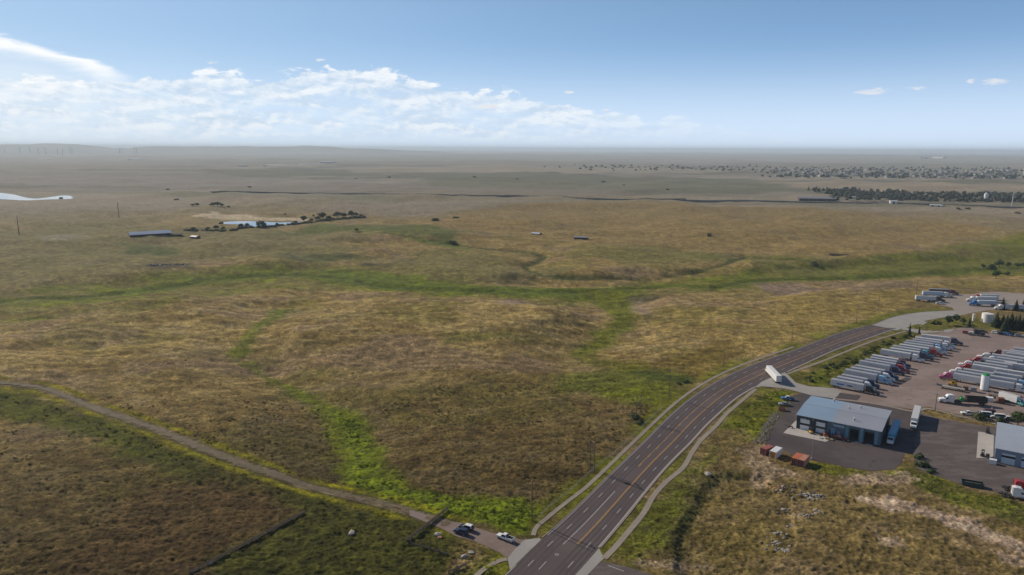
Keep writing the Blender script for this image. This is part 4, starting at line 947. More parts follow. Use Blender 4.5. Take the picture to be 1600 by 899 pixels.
tank('water_tank', 'narrow white upright tank left of the large round one', (1520.5, 502.5), .75, 5.2)

# ------------------------------------------------------------------ cars, vans, pickups: nose towards +x, origin under the middle
def make_car(name, cat, label, kind, cm, loc, th, group=None, roofm=None):
    r = thing(name, label, cat, (loc[0], loc[1], .05), th, group)
    if kind == 'sedan': lo = [(-2.35, .35), (-2.38, .78), (-2.2, .98), (-1.5, 1.03), (.95, .98), (2.1, .84), (2.36, .66), (2.4, .34)]; gh = (-1.75, -1.1, .25, 1.05, 1.0, 1.46); wx = 1.45
    elif kind == 'suv': lo = [(-2.35, .4), (-2.4, .9), (-2.3, 1.12), (.95, 1.10), (2.1, 1.02), (2.36, .8), (2.42, .4)]; gh = (-2.25, -2.0, .15, .95, 1.10, 1.78); wx = 1.45
    elif kind == 'van': lo = [(-2.75, .4), (-2.8, 1.2), (1.6, 1.25), (2.5, 1.05), (2.75, .8), (2.78, .4)]; gh = (-2.76, -2.70, 1.05, 1.8, 1.22, 2.15); wx = 1.75
    else: lo = [(-2.9, .5), (-2.92, 1.05), (-2.9, 1.12), (1.1, 1.12), (2.55, 1.05), (2.85, .85), (2.9, .45)]; gh = (-.75, -.6, .6, 1.25, 1.11, 1.88); wx = 1.85
    def yf(x, z): return .92 - .10 * max(0, abs(x) - 1.9) - (.05 if z > .95 else 0) - (.04 if z < .5 else 0)
    bd = obj('body', MB().prof(lo, yf).mesh('car body', [cm], bevel=.05), r)
    x0, x1, x2, x3, zb, zt = gh; yb, yt = .86, .70
    V = [(x0, -yb, zb), (x3, -yb, zb), (x3, yb, zb), (x0, yb, zb), (x1, -yt, zt), (x2, -yt, zt), (x2, yt, zt), (x1, yt, zt)]
    cb = obj('cabin', MB().add(V, [(3, 2, 1, 0), (4, 5, 6, 7), (0, 1, 5, 4), (1, 2, 6, 5), (2, 3, 7, 6), (3, 0, 4, 7)]).mesh('cabin', [roofm or cm], bevel=.04), r)
    def inset(f, k=.80):
        P = [Vector(V[i]) for i in f]; c = sum(P, Vector()) / 4; return [c + (q - c) * k for q in P]
    obj('windshield', quad(inset((1, 2, 6, 5)), GLASS), cb); obj('rear_window', quad(inset((3, 0, 4, 7)), GLASS), cb)
    obj('side_window', quad(inset((0, 1, 5, 4)), GLASS), cb); obj('side_window', quad(inset((2, 3, 7, 6)), GLASS), cb)
    if kind == 'pickup':
        obj('bed', MB().box((-1.85, 0, 1.125), (1.95, 1.42, .02)).mesh('bed', [DARKIN]), bd)
        k = MB(); k.box((-1.85, .80, 1.19), (2.05, .14, .14)); k.box((-1.85, -.80, 1.19), (2.05, .14, .14)); k.box((-2.83, 0, 1.19), (.1, 1.46, .14)); obj('bed_rail', k.mesh('bed rail', [cm]), bd)
    for sg in (-1, 1):
        for s2 in (-1, 1): obj('wheel', W_CAR, r, (s2 * wx, sg * .80, .36))
        xe = lo[-1][0]; obj('headlight', MB().box((xe - .14, sg * .62, .78), (.2, .34, .14)).mesh('headlight', [LAMP]), bd)
        obj('tail_light', MB().box((lo[0][0] + .02, sg * .66, .92), (.12, .26, .18)).mesh('tail light', [TAIL]), bd)
        obj('mirror', MB().box((gh[3] - .25, sg * 1.0, zb + .1), (.12, .2, .14)).mesh('mirror', [cm]), cb)
    obj('bumper', MB().box((lo[-1][0], 0, .48), (.14, 1.6, .2)).mesh('bumper', [FRAME if kind != 'sedan' else cm], bevel=.03), bd)
    return r
th, _ = heading((800, 846), (779, 838)); p = P0(789.5, 843.5)
make_car('pickup_truck', 'pickup', 'white pickup with open dark bed on the dirt apron by the road', 'pickup', P_WHITE, p, th)
th, _ = heading((738, 836), (711, 828)); p = P0(720.5, 834)
make_car('parked_car', 'car', 'dark blue car parked at the edge of the dirt apron beside another', 'suv', P_NAVY, p, th)
p = P0(728.5, 827.5)
make_car('parked_car', 'car', 'dark car with white roof behind the dark blue one on the dirt apron', 'suv', P_BLACK, p, th, None, P_WHITE)
p = P0(1231, 625); make_car('pickup_truck', 'pickup', 'blue and white pickup at the corner of the workshop lot', 'pickup', P_BLUE, p, rad(165), None, P_WHITE)
p = P0(1225, 633.5); make_car('parked_car', 'car', 'silver grey car parked behind the blue pickup at the workshop lot edge', 'sedan', P_GREY, p, rad(168))
th = rad(165)
p = P0(1512.5, 648.5); make_car('pickup_truck', 'pickup', 'white pickup at the head of the vehicles along the yard front', 'pickup', P_WHITE, p, th, 'vehicles along the yard front')
p = P0(1537, 650.5); make_car('van', 'van', 'blue van with white roof behind the white pickup and a bush', 'van', P_BLUE, p, th, 'vehicles along the yard front', P_WHITE)
p = P0(1543, 647); make_car('van', 'van', 'maroon van beyond the blue one along the yard front', 'van', P_MAROON, p, th, 'vehicles along the yard front')
p = P0(1558, 654); make_car('van', 'van', 'white van behind the blue one along the yard front', 'van', P_WHITE, p, th, 'vehicles along the yard front')
p = P0(1574, 657); make_car('pickup_truck', 'pickup', 'dark pickup with white roof at the tail of the yard front row', 'pickup', P_NAVY, p, th, 'vehicles along the yard front', P_WHITE)
p = P0(1450, 474.3); make_car('pickup_truck', 'pickup', 'white pickup pulling a pale trailer at the near edge of the far lot', 'pickup', P_WHITE, P0(1469, 475.5), rad(-14))
for px, cm, lb in (((1510, 521.5), P_RED, 'red car at the foot of the grass island'), ((1520, 523.5), P_WHITE, 'white car beside the red one by the grass island'), ((1536, 520), P_BLACK, 'black car below the white tank'), ((1565, 523.5), P_NAVY, 'navy car parked under the conifers'), ((1574, 524.5), P_BLUE, 'blue car parked under the conifers'), ((1583, 525), P_BLACK, 'black car under the right hand conifers'), ((1592, 526.5), P_GREY, 'grey car at the frame edge below the conifers'), ((1556, 521.5), P_WHITE, 'white car leading the row under the conifers')):
    make_car('parked_car', 'car', lb, 'suv', cm, P0(*px), rad(random.uniform(-60, -20)), 'cars below the tank and conifers')
p = P0(1450, 473); r = flatbed('long pale flat trailer behind the white pickup in the far lot', (1447, 470.5), rad(-14), 9, mat('pale deck', (.30, .29, .27), .9), None, None)
# crashed pair in the weeds right of the service building
# yellow telehandler
p = P0(1488, 603); r = thing('telehandler', 'yellow telehandler beside the truck yard column', 'telehandler', (p[0], p[1], .05), rad(150))
bd = obj('body', MB().prof([(-2.0, .6), (-2.0, 1.6), (-.9, 1.7), (1.2, 1.3), (1.9, 1.2), (1.9, .6)], lambda x, z: .8).mesh('loader body', [P_YEL], bevel=.05), r)
cb = obj('cab', MB().box((-.1, .45, 2.0), (1.2, .8, 1.1), top=(.85, .9)).mesh('loader cab', [P_YEL], bevel=.03), r); obj('side_window', MB().box((-.1, .885, 2.05), (.9, .03, .7)).mesh('window', [GLASS]), cb); obj('windshield', MB().box((.52, .45, 2.05), (.03, .65, .7)).mesh('window', [GLASS]), cb)
bm_ = obj('boom', MB().cyl((-1.8, -.45, 1.8), (3.2, -.45, 2.3), .2, n=8).mesh('boom', [P_YEL]), r); obj('fork', MB().box((3.7, -.7, 1.7), (1.1, .1, .08)).box((3.7, -.2, 1.7), (1.1, .1, .08)).box((3.2, -.45, 2.0), (.1, .9, .8)).mesh('fork', [FRAME]), bm_)
for sg in (-1, 1):
    for dx in (-1.3, 1.3): obj('wheel', W_TRUCK1, r, (dx, sg * .85, .56))

# ------------------------------------------------------------------ shipping containers
def container(label, px, th, ln, side, roofm, doorm, group='containers at the edge of the workshop lot', h=2.6):
    p = P0(*px); r = thing('shipping_container', label, 'container', (p[0], p[1], .04), th, group); w = 2.44
    b = MB()
    for sg in (-1, 1):
        n = int(ln / .28); V = []
        for i in range(n + 1):
            y = sg * (w / 2 - (.05 if (i // 2) % 2 else 0)); V += [(i * ln / n, y, .12), (i * ln / n, y, h - .1)]
        b.add(V, [(2 * i, 2 * i + 2, 2 * i + 3, 2 * i + 1) for i in range(n)])
    obj('side_panel', b.mesh('corrugated', [side]), r)
    b = MB()
    for x in (0, ln):
        for sg in (-1, 1): b.box((x, sg * (w / 2 - .04), h / 2), (.14, .14, h))
    for sg in (-1, 1): b.box((ln / 2, sg * (w / 2 - .03), .08), (ln - .15, .1, .15)); b.box((ln / 2, sg * (w / 2 - .03), h - .06), (ln - .15, .1, .1))
    obj('frame', b.mesh('container frame', [side]), r)
    b = MB(); b.box((ln / 2, 0, h - .03), (ln - .16, w - .16, .05))
    for k in range(int(ln / .5)): b.box((.4 + k * .5, 0, h + .005), (.2, w - .4, .03))
    obj('roof', b.mesh('container roof', [roofm]), r); obj('floor', MB().box((ln / 2, 0, .1), (ln - .16, w - .2, .1)).mesh('floor', [FRAME]), r)
    obj('end_wall', MB().box((ln - .02, 0, h / 2), (.05, w - .16, h - .2)).mesh('end wall', [side]), r)
    for sg in (-1, 1):
        d = obj('door', MB().box((.02, sg * (w / 4 - .02), h / 2), (.05, w / 2 - .12, h - .22)).mesh('container door', [doorm]), r)
        obj('lock_bar', MB().cyl((-.03, sg * .35, .25), (-.03, sg * .35, h - .25), .025, n=6).mesh('lock bar', [GALV]), d)
    return r
C_RED = mat('rust red steel', (.30, .095, .075), .6, var=.25, scale=1.5); C_OR = mat('orange steel', (.46, .135, .060), .6, var=.2, scale=1.5); C_OR2 = mat('faded orange steel', (.44, .20, .125), .65, var=.2, scale=1.5)
C_AMB = mat('amber steel', (.45, .19, .03), .6, var=.25, scale=2); C_DKR = mat('dark maroon steel', (.12, .03, .035), .6)
th, _ = heading((1237, 720), (1244, 704.5), 2.6)
container('rust red container, leftmost at the lot corner', (1192, 711.5), rad(38), 5.0, C_DKR, C_RED, C_DKR)
container('white roofed container with amber doors beside the rust red one', (1206.8, 716.5), rad(48), 6.0, P_WHITE, P_WHITE, C_AMB)
th = rad(52)
p0_ = P0(1241.5, 728.5)
container('bright orange container, left one of the touching pair', (1241.5, 727.5), th, 6.06, C_OR, C_OR, C_DKR)
container('faded orange container, right one of the touching pair', (1250.5, 730), th, 6.06, C_OR2, C_OR2, C_DKR)
p = P0(1221.5, 641.5); r = thing('skip_bin', 'small red open skip at the left edge of the workshop lot', 'skip', (p[0], p[1], .04), rad(-20))
b = MB()
for c_, s_ in (((0, .85, .7), (3, .08, 1.3)), ((0, -.85, .7), (3, .08, 1.3)), ((1.5, 0, .7), (.08, 1.6, 1.3)), ((-1.5, 0, .7), (.08, 1.6, 1.3)), ((0, 0, .1), (2.9, 1.6, .1))): b.box(c_, s_)
obj('bin', b.mesh('skip', [C_RED]), r); obj('rubbish', MB().box((0, 0, .85), (2.8, 1.5, .4), top=(.7, .6)).mesh('rubbish', [mat('dark scrap', (.06, .055, .05))]), r)

p = P0(1519, 759); r = thing('dumpster', 'low dark green dumpster at the front edge of the service lot', 'dumpster', (p[0], p[1], .04), rad(-24)); M_DGR = mat('dark green steel', (.02, .045, .042), .55)
b = MB()
for c_, s_ in (((0, 1.15, .75), (6.4, .08, 1.4)), ((0, -1.15, .75), (6.4, .08, 1.4)), ((3.2, 0, .75), (.08, 2.2, 1.4)), ((-3.2, 0, .75), (.08, 2.2, 1.4)), ((0, 0, .1), (6.3, 2.2, .1))): b.box(c_, s_)
for k in range(9):
    for sg in (-1, 1): b.box((-2.9 + k * .725, sg * 1.22, .75), (.1, .08, 1.36))
obj('bin', b.mesh('dumpster', [M_DGR]), r); obj('rubbish', MB().box((0, 0, .7), (6.2, 2.1, .5), top=(.8, .7)).mesh('rubbish', [mat('dark scrap', (.06, .055, .05))]), r)

# ------------------------------------------------------------------ workshop
def frame_of(a, b): p, q = P0(*a), P0(*b); d = q - p; return p, math.atan2(d[1], d[0]), float(np.hypot(*d))
def wall(L, H, t, holes):        # a wall along x with openings (x0, x1, z0, z1)
    mb = MB(); x = 0
    for x0, x1, z0, z1 in holes:
        if x0 > x: mb.box(((x + x0) / 2, t / 2, H / 2), (x0 - x, t, H))
        if z1 < H: mb.box(((x0 + x1) / 2, t / 2, (z1 + H) / 2), (x1 - x0, t, H - z1))
        if z0 > 0: mb.box(((x0 + x1) / 2, t / 2, z0 / 2), (x1 - x0, t, z0))
        x = x1
    if x < L: mb.box(((x + L) / 2, t / 2, H / 2), (L - x, t, H))
    return mb
def siding(L, H, skip, y, step=.45, w=.07):
    mb = MB(); n = int(L / step)
    for i in range(n + 1):
        x = i * L / n
        if any(a - .1 < x < b + .1 for a, b, *_ in skip): continue
        mb.box((x, y, H / 2 + .1), (w, .05, H - .2))
    return mb
def section_door(parent, x0, x1, z1, m, glass_row=2):
    n = 5; h = z1 / n; o = obj('garage_door', MB().box(((x0 + x1) / 2, .30, z1 / 2), (x1 - x0, .04, z1)).mesh('door backing', [FRAME]), parent)
    for k in range(n):
        if k == glass_row:
            mb = MB()
            for i in range(4): mb.box((x0 + (i + .5) * (x1 - x0) / 4, .25, (k + .5) * h), ((x1 - x0) / 4 - .12, .05, h - .10))
            obj('window_row', mb.mesh('door glass', [GLASS]), o)
        else: obj('door_panel', MB().box(((x0 + x1) / 2, .25, (k + .5) * h), (x1 - x0 - .04, .06, h - .04)).mesh('door panel', [m]), o)
    return o
p, th, L = frame_of((1244, 669.5), (1374.4, 697))
D, H = 26.5, 5.9
ws = thing('workshop', 'long workshop with blue grey metal roof, white garage doors and two open bays', 'workshop', (p[0], p[1], .03), th)
M_WDARK = mat('charcoal siding', (.040, .044, .058), .6); M_WBLUE = mat('slate blue siding', (.085, .135, .175), .55); M_PIL = mat('blue pilaster', (.12, .24, .31), .5)
M_RF1 = mat('blue metal roof', (.30, .40, .50), .42, .25, var=.06, scale=.12); M_RF2 = mat('grey metal roof', (.36, .37, .40), .45, .25, var=.06, scale=.12)
M_DOORW = mat('white door', (.70, .71, .70), .5)
xs = L * .375
h1 = [(1.3, 5.0, 0, 4.6), (7.4, 10.9, 0, 4.6)]
wl = obj('front_wall', wall(xs, H, .3, h1).mesh('dark wall', [M_WDARK]), ws)
tag(obj('siding', siding(xs, H, h1, -.02).mesh('dark siding', [M_WDARK]), wl), None, None, None, 'stuff')
for x0, x1, _, z1 in h1: section_door(ws, x0, x1, z1, M_DOORW)
h2 = [(1.4, 3.1, .05, 3.2), (3.9, 4.9, 1.0, 2.3), (8.4, 11.6, 0, 4.7), (13.6, 17.1, 0, 4.7)]
L2 = L - xs
wl = obj('front_wall', wall(L2, H, .3, h2).mesh('blue wall', [M_WBLUE]), ws, (xs, 0, 0))
tag(obj('siding', siding(L2, H, h2, -.02).mesh('blue siding', [M_WBLUE]), wl), None, None, None, 'stuff')
M_PALEGL = mat('pale reflecting glass', (.22, .34, .48), .12, spec=.7)
d = obj('entrance_door', MB().box((2.25, .15, 1.62), (1.6, .06, 3.1)).mesh('glass', [M_PALEGL]), ws, (xs, 0, 0)); obj('door_frame', MB().box((2.25, .10, 1.62), (.06, .06, 3.1)).box((2.25, .10, 2.3), (1.6, .06, .06)).mesh('frame', [FRAME]), d)
w_ = obj('window', MB().box((4.4, .15, 1.65), (1.0, .05, 1.3)).mesh('glass', [M_PALEGL]), ws, (xs, 0, 0)); obj('window_frame', MB().box((4.4, .10, 1.65), (.05, .06, 1.3)).mesh('frame', [FRAME]), w_)
obj('sign_board', MB().box((4.3, -.10, 4.6), (4.0, .1, .9)).mesh('sign', [mat('sign board', (.30, .38, .46), .5)]), ws, (xs, 0, 0))
for x in (7.4, 12.6, 17.9): obj('pilaster', MB().box((x, -.10, H / 2), (1.1, .16, H - .1)).mesh('pilaster', [M_PIL]), ws, (xs, 0, 0))
for x0, x1, _, z1 in h2[2:]: obj('bay_curtain', MB().box(((x0 + x1) / 2, .22, z1 - .35), (x1 - x0, .1, .7)).mesh('rolled door', [FRAME]), ws, (xs, 0, 0))
for nm, c_, s_ in (('back_wall', (L / 2, D - .15, H / 2), (L, .3, H)), ('end_wall', (.15, D / 2, H / 2), (.3, D - .62, H)), ('end_wall', (L - .15, D / 2, H / 2), (.3, D - .62, H))):
    obj(nm, MB().box(c_, s_).mesh('wall', [M_WBLUE]), ws)
b = MB(); [b.box((L + .02, 1 + k * (D - 2) / 30, H / 2), (.05, .08, H - .1)) for k in range(31)]; tag(obj('siding', b.mesh('end siding', [M_WBLUE]), ws), None, None, None, 'stuff')
obj('floor', MB().box((L / 2, D / 2, .02), (L - .7, D - .7, .03)).mesh('floor', [mat('shop floor', (.12, .12, .12), .8)]), ws)
obj('partition', MB().box((L / 2, 8.0, H / 2), (L - .7, .2, H - .2)).mesh('partition', [DARKIN]), ws)
def roof_half(x0, x1, m):
    mb = MB(); r = .75; V = []
    for x in (x0, x1): V += [(x, -.5, H - .02), (x, D / 2, H + r), (x, D + .5, H - .02), (x, -.5, H + .22), (x, D / 2, H + r + .24), (x, D + .5, H + .22)]
    mb.add(V, [(0, 1, 7, 6), (1, 2, 8, 7), (3, 9, 10, 4), (4, 10, 11, 5), (0, 6, 9, 3), (2, 5, 11, 8), (0, 3, 4, 5, 2, 1), (6, 7, 8, 11, 10, 9)])
    o = obj('roof', mb.mesh('roof', [m]), ws); sm = MB(); n = int((x1 - x0) / .62); ang = math.atan2(r + .02, D / 2 + .5)
    for i in range(n + 1):
        x = x0 + .05 + i * (x1 - x0 - .1) / n
        for (ya, za), (yb, zb) in (((-.5, H + .22), (D / 2, H + r + .24)), ((D / 2, H + r + .24), (D + .5, H + .22))):
            sm.add([(x - .03, ya, za), (x + .03, ya, za), (x + .03, yb, zb), (x - .03, yb, zb), (x - .03, ya, za + .035), (x + .03, ya, za + .035), (x + .03, yb, zb + .035), (x - .03, yb, zb + .035)], [(3, 2, 1, 0), (4, 5, 6, 7), (0, 1, 5, 4), (1, 2, 6, 5), (2, 3, 7, 6), (3, 0, 4, 7)])
    tag(obj('roof_seams', sm.mesh('seams', [m]), o), None, None, None, 'stuff')
roof_half(-.4, xs + 1.6, M_RF1); roof_half(xs + 1.603, L + .4, M_RF2)
obj('ridge_cap', MB().box((L / 2, D / 2, H + 1.04), (L + .9, .5, .07)).mesh('ridge', [M_RF2]), ws)
obj('eave_gutter', MB().box((L / 2, -.58, H + .10), (L + .8, .14, .16)).mesh('gutter', [mat('pale trim', (.45, .48, .50), .5)]), ws)
for x, y in ((16.5, 17.5), (20.3, 21.5), (20.5, 5.0), (9.5, 24)):
    v = obj('roof_vent', MB().cyl((x, y, H + .3), (x, y, H + 1.55), .28, n=12).mesh('vent pipe', [GALV]), ws); obj('vent_cap', MB().cyl((x, y, H + 1.5), (x, y, H + 1.75), .5, .3, n=12).mesh('vent cap', [R_PALE]), v)
for x in (3.1, 6.2, 13.5, 24.4): obj('wall_lamp', MB().box((x, -.15, 5.0), (.4, .25, .25)).mesh('wall lamp', [R_PALE]), ws)
cs, sn = math.cos(th), math.sin(th)
def wl2(x, y): return (p[0] + x * cs - y * sn, p[1] + x * sn + y * cs)
def pallet(label, at, m, n=4, group='pallets before the workshop', rz=0.0):
    r = thing('pallet_stack', label, 'pallets', (*at, .09), th + rz, group)
    for k in range(n):
        b = MB(); [b.box((-.5 + i * .2, 0, .13 + k * .15), (.14, 1.1, .03)) for i in range(6)]; [b.box((0, y, .06 + k * .15), (1.2, .1, .1)) for y in (-.45, 0, .45)]
        obj('pallet', b.mesh('pallet', [m]), r)
PAL = mat('pallet wood', (.42, .32, .19), .9, var=.25)
pallet('pale timber pallets on the asphalt before the entrance', wl2(12.8, -4.8), PAL, 5); pallet('second low stack of pale pallets beside the first before the entrance', wl2(14.4, -4.9), PAL, 3); pallet('single pallet lying left of the pallet stacks', wl2(10.6, -5.3), mat('grey pallet', (.5, .48, .45), .9), 2)
pallet('pale stack of boards at the workshop end wall beside the blue truck', wl2(L + 2.0, 17.5), PAL, 9, None)
def forklift(label, at, rz, cm):
    r = thing('forklift', label, 'forklift', (*at, .09), rz, None)
    bd = obj('body', MB().prof([(-1.1, .25), (-1.15, 1.1), (-.4, 1.15), (.2, .75), (.9, .7), (.9, .25)], lambda x, z: .52).mesh('forklift body', [cm], bevel=.04), r)
    g = MB(); [g.box((x, y, 1.6), (.07, .07, 1.3)) for x in (-.7, .7) for y in (-.45, .45)]; g.box((0, 0, 2.28), (1.5, 1.0, .06)); obj('overhead_guard', g.mesh('guard', [FRAME]), r)
    m = MB(); m.box((1.05, .3, 1.2), (.1, .1, 2.2)); m.box((1.05, -.3, 1.2), (.1, .1, 2.2)); m.box((1.05, 0, 2.2), (.1, .7, .1)); mo = obj('mast', m.mesh('mast', [FRAME]), r)
    obj('fork', MB().box((1.65, .25, .15), (1.1, .12, .05)).box((1.65, -.25, .15), (1.1, .12, .05)).mesh('fork', [FRAME]), mo); obj('seat', MB().box((-.3, 0, 1.2), (.5, .5, .15)).box((-.5, 0, 1.5), (.1, .5, .5)).mesh('seat', [RUBBER]), bd)
    for sg in (-1, 1):
        for x in (-.75, .7): obj('wheel', W_CAR, r, (x, sg * .5, .36))
forklift('small yellow forklift on the concrete apron between the white garage doors', wl2(6.0, -2.0), th + 2.2, P_YEL)
forklift('orange red forklift with raised guard at the end of the concrete apron', wl2(12.0, -1.8), th + .4, mat('orange paint', (.5, .10, .02), .4))
make_car('pickup_truck', 'pickup', 'dark maroon pickup parked along the workshop front before the entrance', 'pickup', P_MAROON, wl2(16.8, -2.4), th)
r = thing('motorcycle', 'small black motorcycle on the left corner of the concrete apron', 'motorcycle', (*wl2(-2.0, -1.0), .09), th + .6)
obj('body', MB().prof([(-.7, .6), (-.8, .85), (-.1, .8), (.3, 1.0), (.5, .85), (.3, .4), (-.2, .35)], lambda x, z: .14).mesh('bike body', [P_BLACK], bevel=.03), r)
for x in (-.7, .75): obj('wheel', MB().cyl((x, -.06, .31), (x, .06, .31), .31, n=14).mesh('bike wheel', [RUBBER]), r)
obj('handlebar', MB().cyl((.45, -.35, 1.05), (.45, .35, 1.05), .025, n=6).cyl((.75, 0, .31), (.45, 0, 1.05), .04, n=6).mesh('bars', [CHROME]), r)
for k, (x, lb) in enumerate(((19.3, 'pale concrete wheel stop left of the first open bay'), (23.6, 'pale concrete wheel stop between the two open bays'), (27.5, 'pale concrete wheel stop under the second open bay'))):
    tag(obj('wheel_stop', MB().box((0, 0, .12), (2.6, .5, .24), top=(.96, .6)).mesh('wheel stop', [M_CONCP], bevel=.03), None, (*wl2(x, -1.4), .03), th), lb, 'wheel stop', 'wheel stops before the workshop')
p2 = P0(1428.5, 663.5); r = thing('traffic_barrel', 'orange barrel standing at the kerb before the white box truck', 'barrel', (p2[0], p2[1], .05)); b = MB(); b.cyl((0, 0, .1), (0, 0, 1.0), .32, .26, n=12); obj('drum', b.mesh('drum', [P_YEL if False else mat('barrel orange', (.6, .16, .04), .5)]), r); obj('base', MB().cyl((0, 0, 0), (0, 0, .1), .42, n=12).mesh('base', [RUBBER]), r); obj('reflective_band', MB().cyl((0, 0, .5), (0, 0, .65), .305, .295, n=12).mesh('band', [R_PALE]), r)

# ------------------------------------------------------------------ service building at the right edge
p3, th3, _ = frame_of((1553, 722), (1600, 731.8))
q = P0(1557, 660.6, 5.4); L3, H3 = 34.0, 5.4; D3 = float(np.hypot(*(q - p3)))
sb = thing('service_building', 'pale blue service building with white doors cut by the right edge', 'building', (p3[0], p3[1], .035), th3)
M_SB = mat('steel blue siding', (.17, .22, .30), .55); M_RF3 = mat('pale metal roof', (.42, .45, .49), .42, .25, var=.06, scale=.12)
h3 = [(2.0, 6.2, 0, 4.0), (8.0, 12.2, 0, 4.0), (14, 18.2, 0, 4.0), (20, 24.2, 0, 4.0)]
wl = obj('front_wall', wall(L3, H3, .3, h3).mesh('wall', [M_SB]), sb); tag(obj('siding', siding(L3, H3, h3, -.02).mesh('siding', [M_SB]), wl), None, None, None, 'stuff')
for x0, x1, _, z1 in h3: section_door(sb, x0, x1, z1, mat('pale blue door', (.52, .58, .64), .5), 3)
for nm, c_, s_ in (('back_wall', (L3 / 2, D3 - .15, H3 / 2), (L3, .3, H3)), ('end_wall', (.15, D3 / 2, H3 / 2), (.3, D3 - .62, H3)), ('end_wall', (L3 - .15, D3 / 2, H3 / 2), (.3, D3 - .62, H3))): obj(nm, MB().box(c_, s_).mesh('wall', [M_SB]), sb)
mb = MB(); r_ = .6; V = []
for x in (-.4, L3 + .4): V += [(x, -.5, H3 - .02), (x, D3 / 2, H3 + r_), (x, D3 + .5, H3 - .02), (x, -.5, H3 + .2), (x, D3 / 2, H3 + r_ + .22), (x, D3 + .5, H3 + .2)]
mb.add(V, [(0, 1, 7, 6), (1, 2, 8, 7), (3, 9, 10, 4), (4, 10, 11, 5), (0, 6, 9, 3), (2, 5, 11, 8), (0, 3, 4, 5, 2, 1), (6, 7, 8, 11, 10, 9)])
ro = obj('roof', mb.mesh('roof', [M_RF3]), sb); sm = MB()
for i in range(56):
    x = -.35 + i * (L3 + .7) / 55
    for (ya, za), (yb, zb) in (((-.5, H3 + .2), (D3 / 2, H3 + r_ + .22)), ((D3 / 2, H3 + r_ + .22), (D3 + .5, H3 + .2))):
        sm.add([(x - .03, ya, za), (x + .03, ya, za), (x + .03, yb, zb), (x - .03, yb, zb), (x - .03, ya, za + .035), (x + .03, ya, za + .035), (x + .03, yb, zb + .035), (x - .03, yb, zb + .035)], [(3, 2, 1, 0), (4, 5, 6, 7), (0, 1, 5, 4), (1, 2, 6, 5), (2, 3, 7, 6), (3, 0, 4, 7)])
tag(obj('roof_seams', sm.mesh('seams', [M_RF3]), ro), None, None, None, 'stuff')
obj('eave_gutter', MB().box((L3 / 2, -.58, H3 + .10), (L3 + .8, .14, .16)).mesh('gutter', [M_RF3]), sb)
p4 = P0(1552, 724.5); crate('white boxed unit at the corner of the service building', (1551, 724.5), (2.2, 1.6, 1.5), P_WHITE, th3, 'crate', 'crate', None)
for px, lb, cm in (((1535, 713), 'black machine on the concrete apron of the service building', P_BLACK), ((1543, 677), 'dark machine at the far end of the service apron', P_BLACK)):
    forklift(lb, tuple(P0(*px)), th3 + 1.5, cm)
pallet('dark stacked pallets beside the black machine on the service apron', tuple(P0(1543, 714)), WOOD, 7, None)

# ------------------------------------------------------------------ poles and masts
def utility_pole(px, h, label, group, double=False, rz=None, z=None):
    g = g3(*px); r = thing('utility_pole', label, 'utility pole', (g.x, g.y, g.z - .3), rz if rz is not None else rad(20), group)
    ys = (-1.6, 1.6) if double else (0,)
    for y in ys: obj('pole', MB().cyl((0, y, 0), (0, y, h), .19, .12, n=8).mesh('pole', [WOOD]), r)
    ca = obj('crossarm', MB().box((.18, 0, h - .7), (.14, 5.4 if double else 2.6, .16)).mesh('crossarm', [WOOD]), r)
    b = MB(); [b.cyl((.18, y, h - .62), (.18, y, h - .35), .05, n=6) for y in ((-2.5, 0, 2.5) if double else (-1.15, -.5, 1.15))]; obj('insulators', b.mesh('insulators', [R_PALE]), ca)
    if double: obj('brace', MB().cyl((0, -1.6, h * .6), (0, 1.6, h * .86), .06, n=6).cyl((0, 1.6, h * .6), (0, -1.6, h * .86), .06, n=6).mesh('brace', [WOOD]), r)
    return r
RP = 'utility poles along the road'
for px, h, dbl, lb in (((831, 814), 13.5, False, 'single tall utility pole nearest the junction'), ((925, 735), 11.5, True, 'double utility pole beside the road sidewalk, second from the junction'), ((997, 657), 11.5, True, 'double utility pole near the dark shrub, third from the junction'), ((1045, 623), 14, False, 'utility pole beside the bright green marsh patch'),
                       ((1130, 578), 12, False, 'utility pole on the verge before the long road curve'), ((1237, 535), 12, False, 'utility pole on the dry verge past the box truck'), ((1338, 505.5), 12.5, False, 'utility pole where the asphalt turns to concrete'), ((1372, 487), 12, False, 'utility pole beyond the concrete road'), ((1432, 459), 12, False, 'utility pole at the left edge of the far lot')):
    utility_pole(px, h, lb, RP, dbl)
utility_pole((1461, 642.5), 8.5, 'utility pole with crossarm on the grass strip in front of the yard', None)
utility_pole((186, 341), 26, 'tall lone pole on the plain left of the pond', None).scale = (3.2, 3.2, 1); utility_pole((30, 368), 26, 'tall lone pole on the plain at the left edge', None).scale = (3.2, 3.2, 1)
def light_pole(px, h, label, rz=0.0):
    q = P0(*px); r = thing('light_pole', label, 'light pole', (q[0], q[1], .02), rz, 'light poles round the lots')
    obj('pole', MB().cyl((0, 0, .5), (0, 0, h), .09, .06, n=8).mesh('light pole', [GALV]), r); obj('base', MB().cyl((0, 0, 0), (0, 0, .6), .28, n=10).mesh('base', [M_CONCP]), r)
    a = obj('arm', MB().cyl((0, 0, h - .1), (1.2, 0, h + .1), .045, n=6).mesh('arm', [GALV]), r); obj('lamp_head', MB().box((1.45, 0, h + .08), (.7, .3, .12)).mesh('lamp head', [GALV]), a)
light_pole((1268, 717.5), 8.0, 'light pole in the front of the workshop lot', rad(60)); light_pole((1192.5, 681), 5.5, 'light pole beside the rocks at the lot edge', rad(-20)); light_pole((1216, 653), 6, 'light pole behind the red skip', rad(-20)); light_pole((1220, 609), 5.5, 'light pole at the driveway corner', rad(-20)); light_pole((1550, 640), 7.5, 'light pole among the vans along the yard front', rad(90))
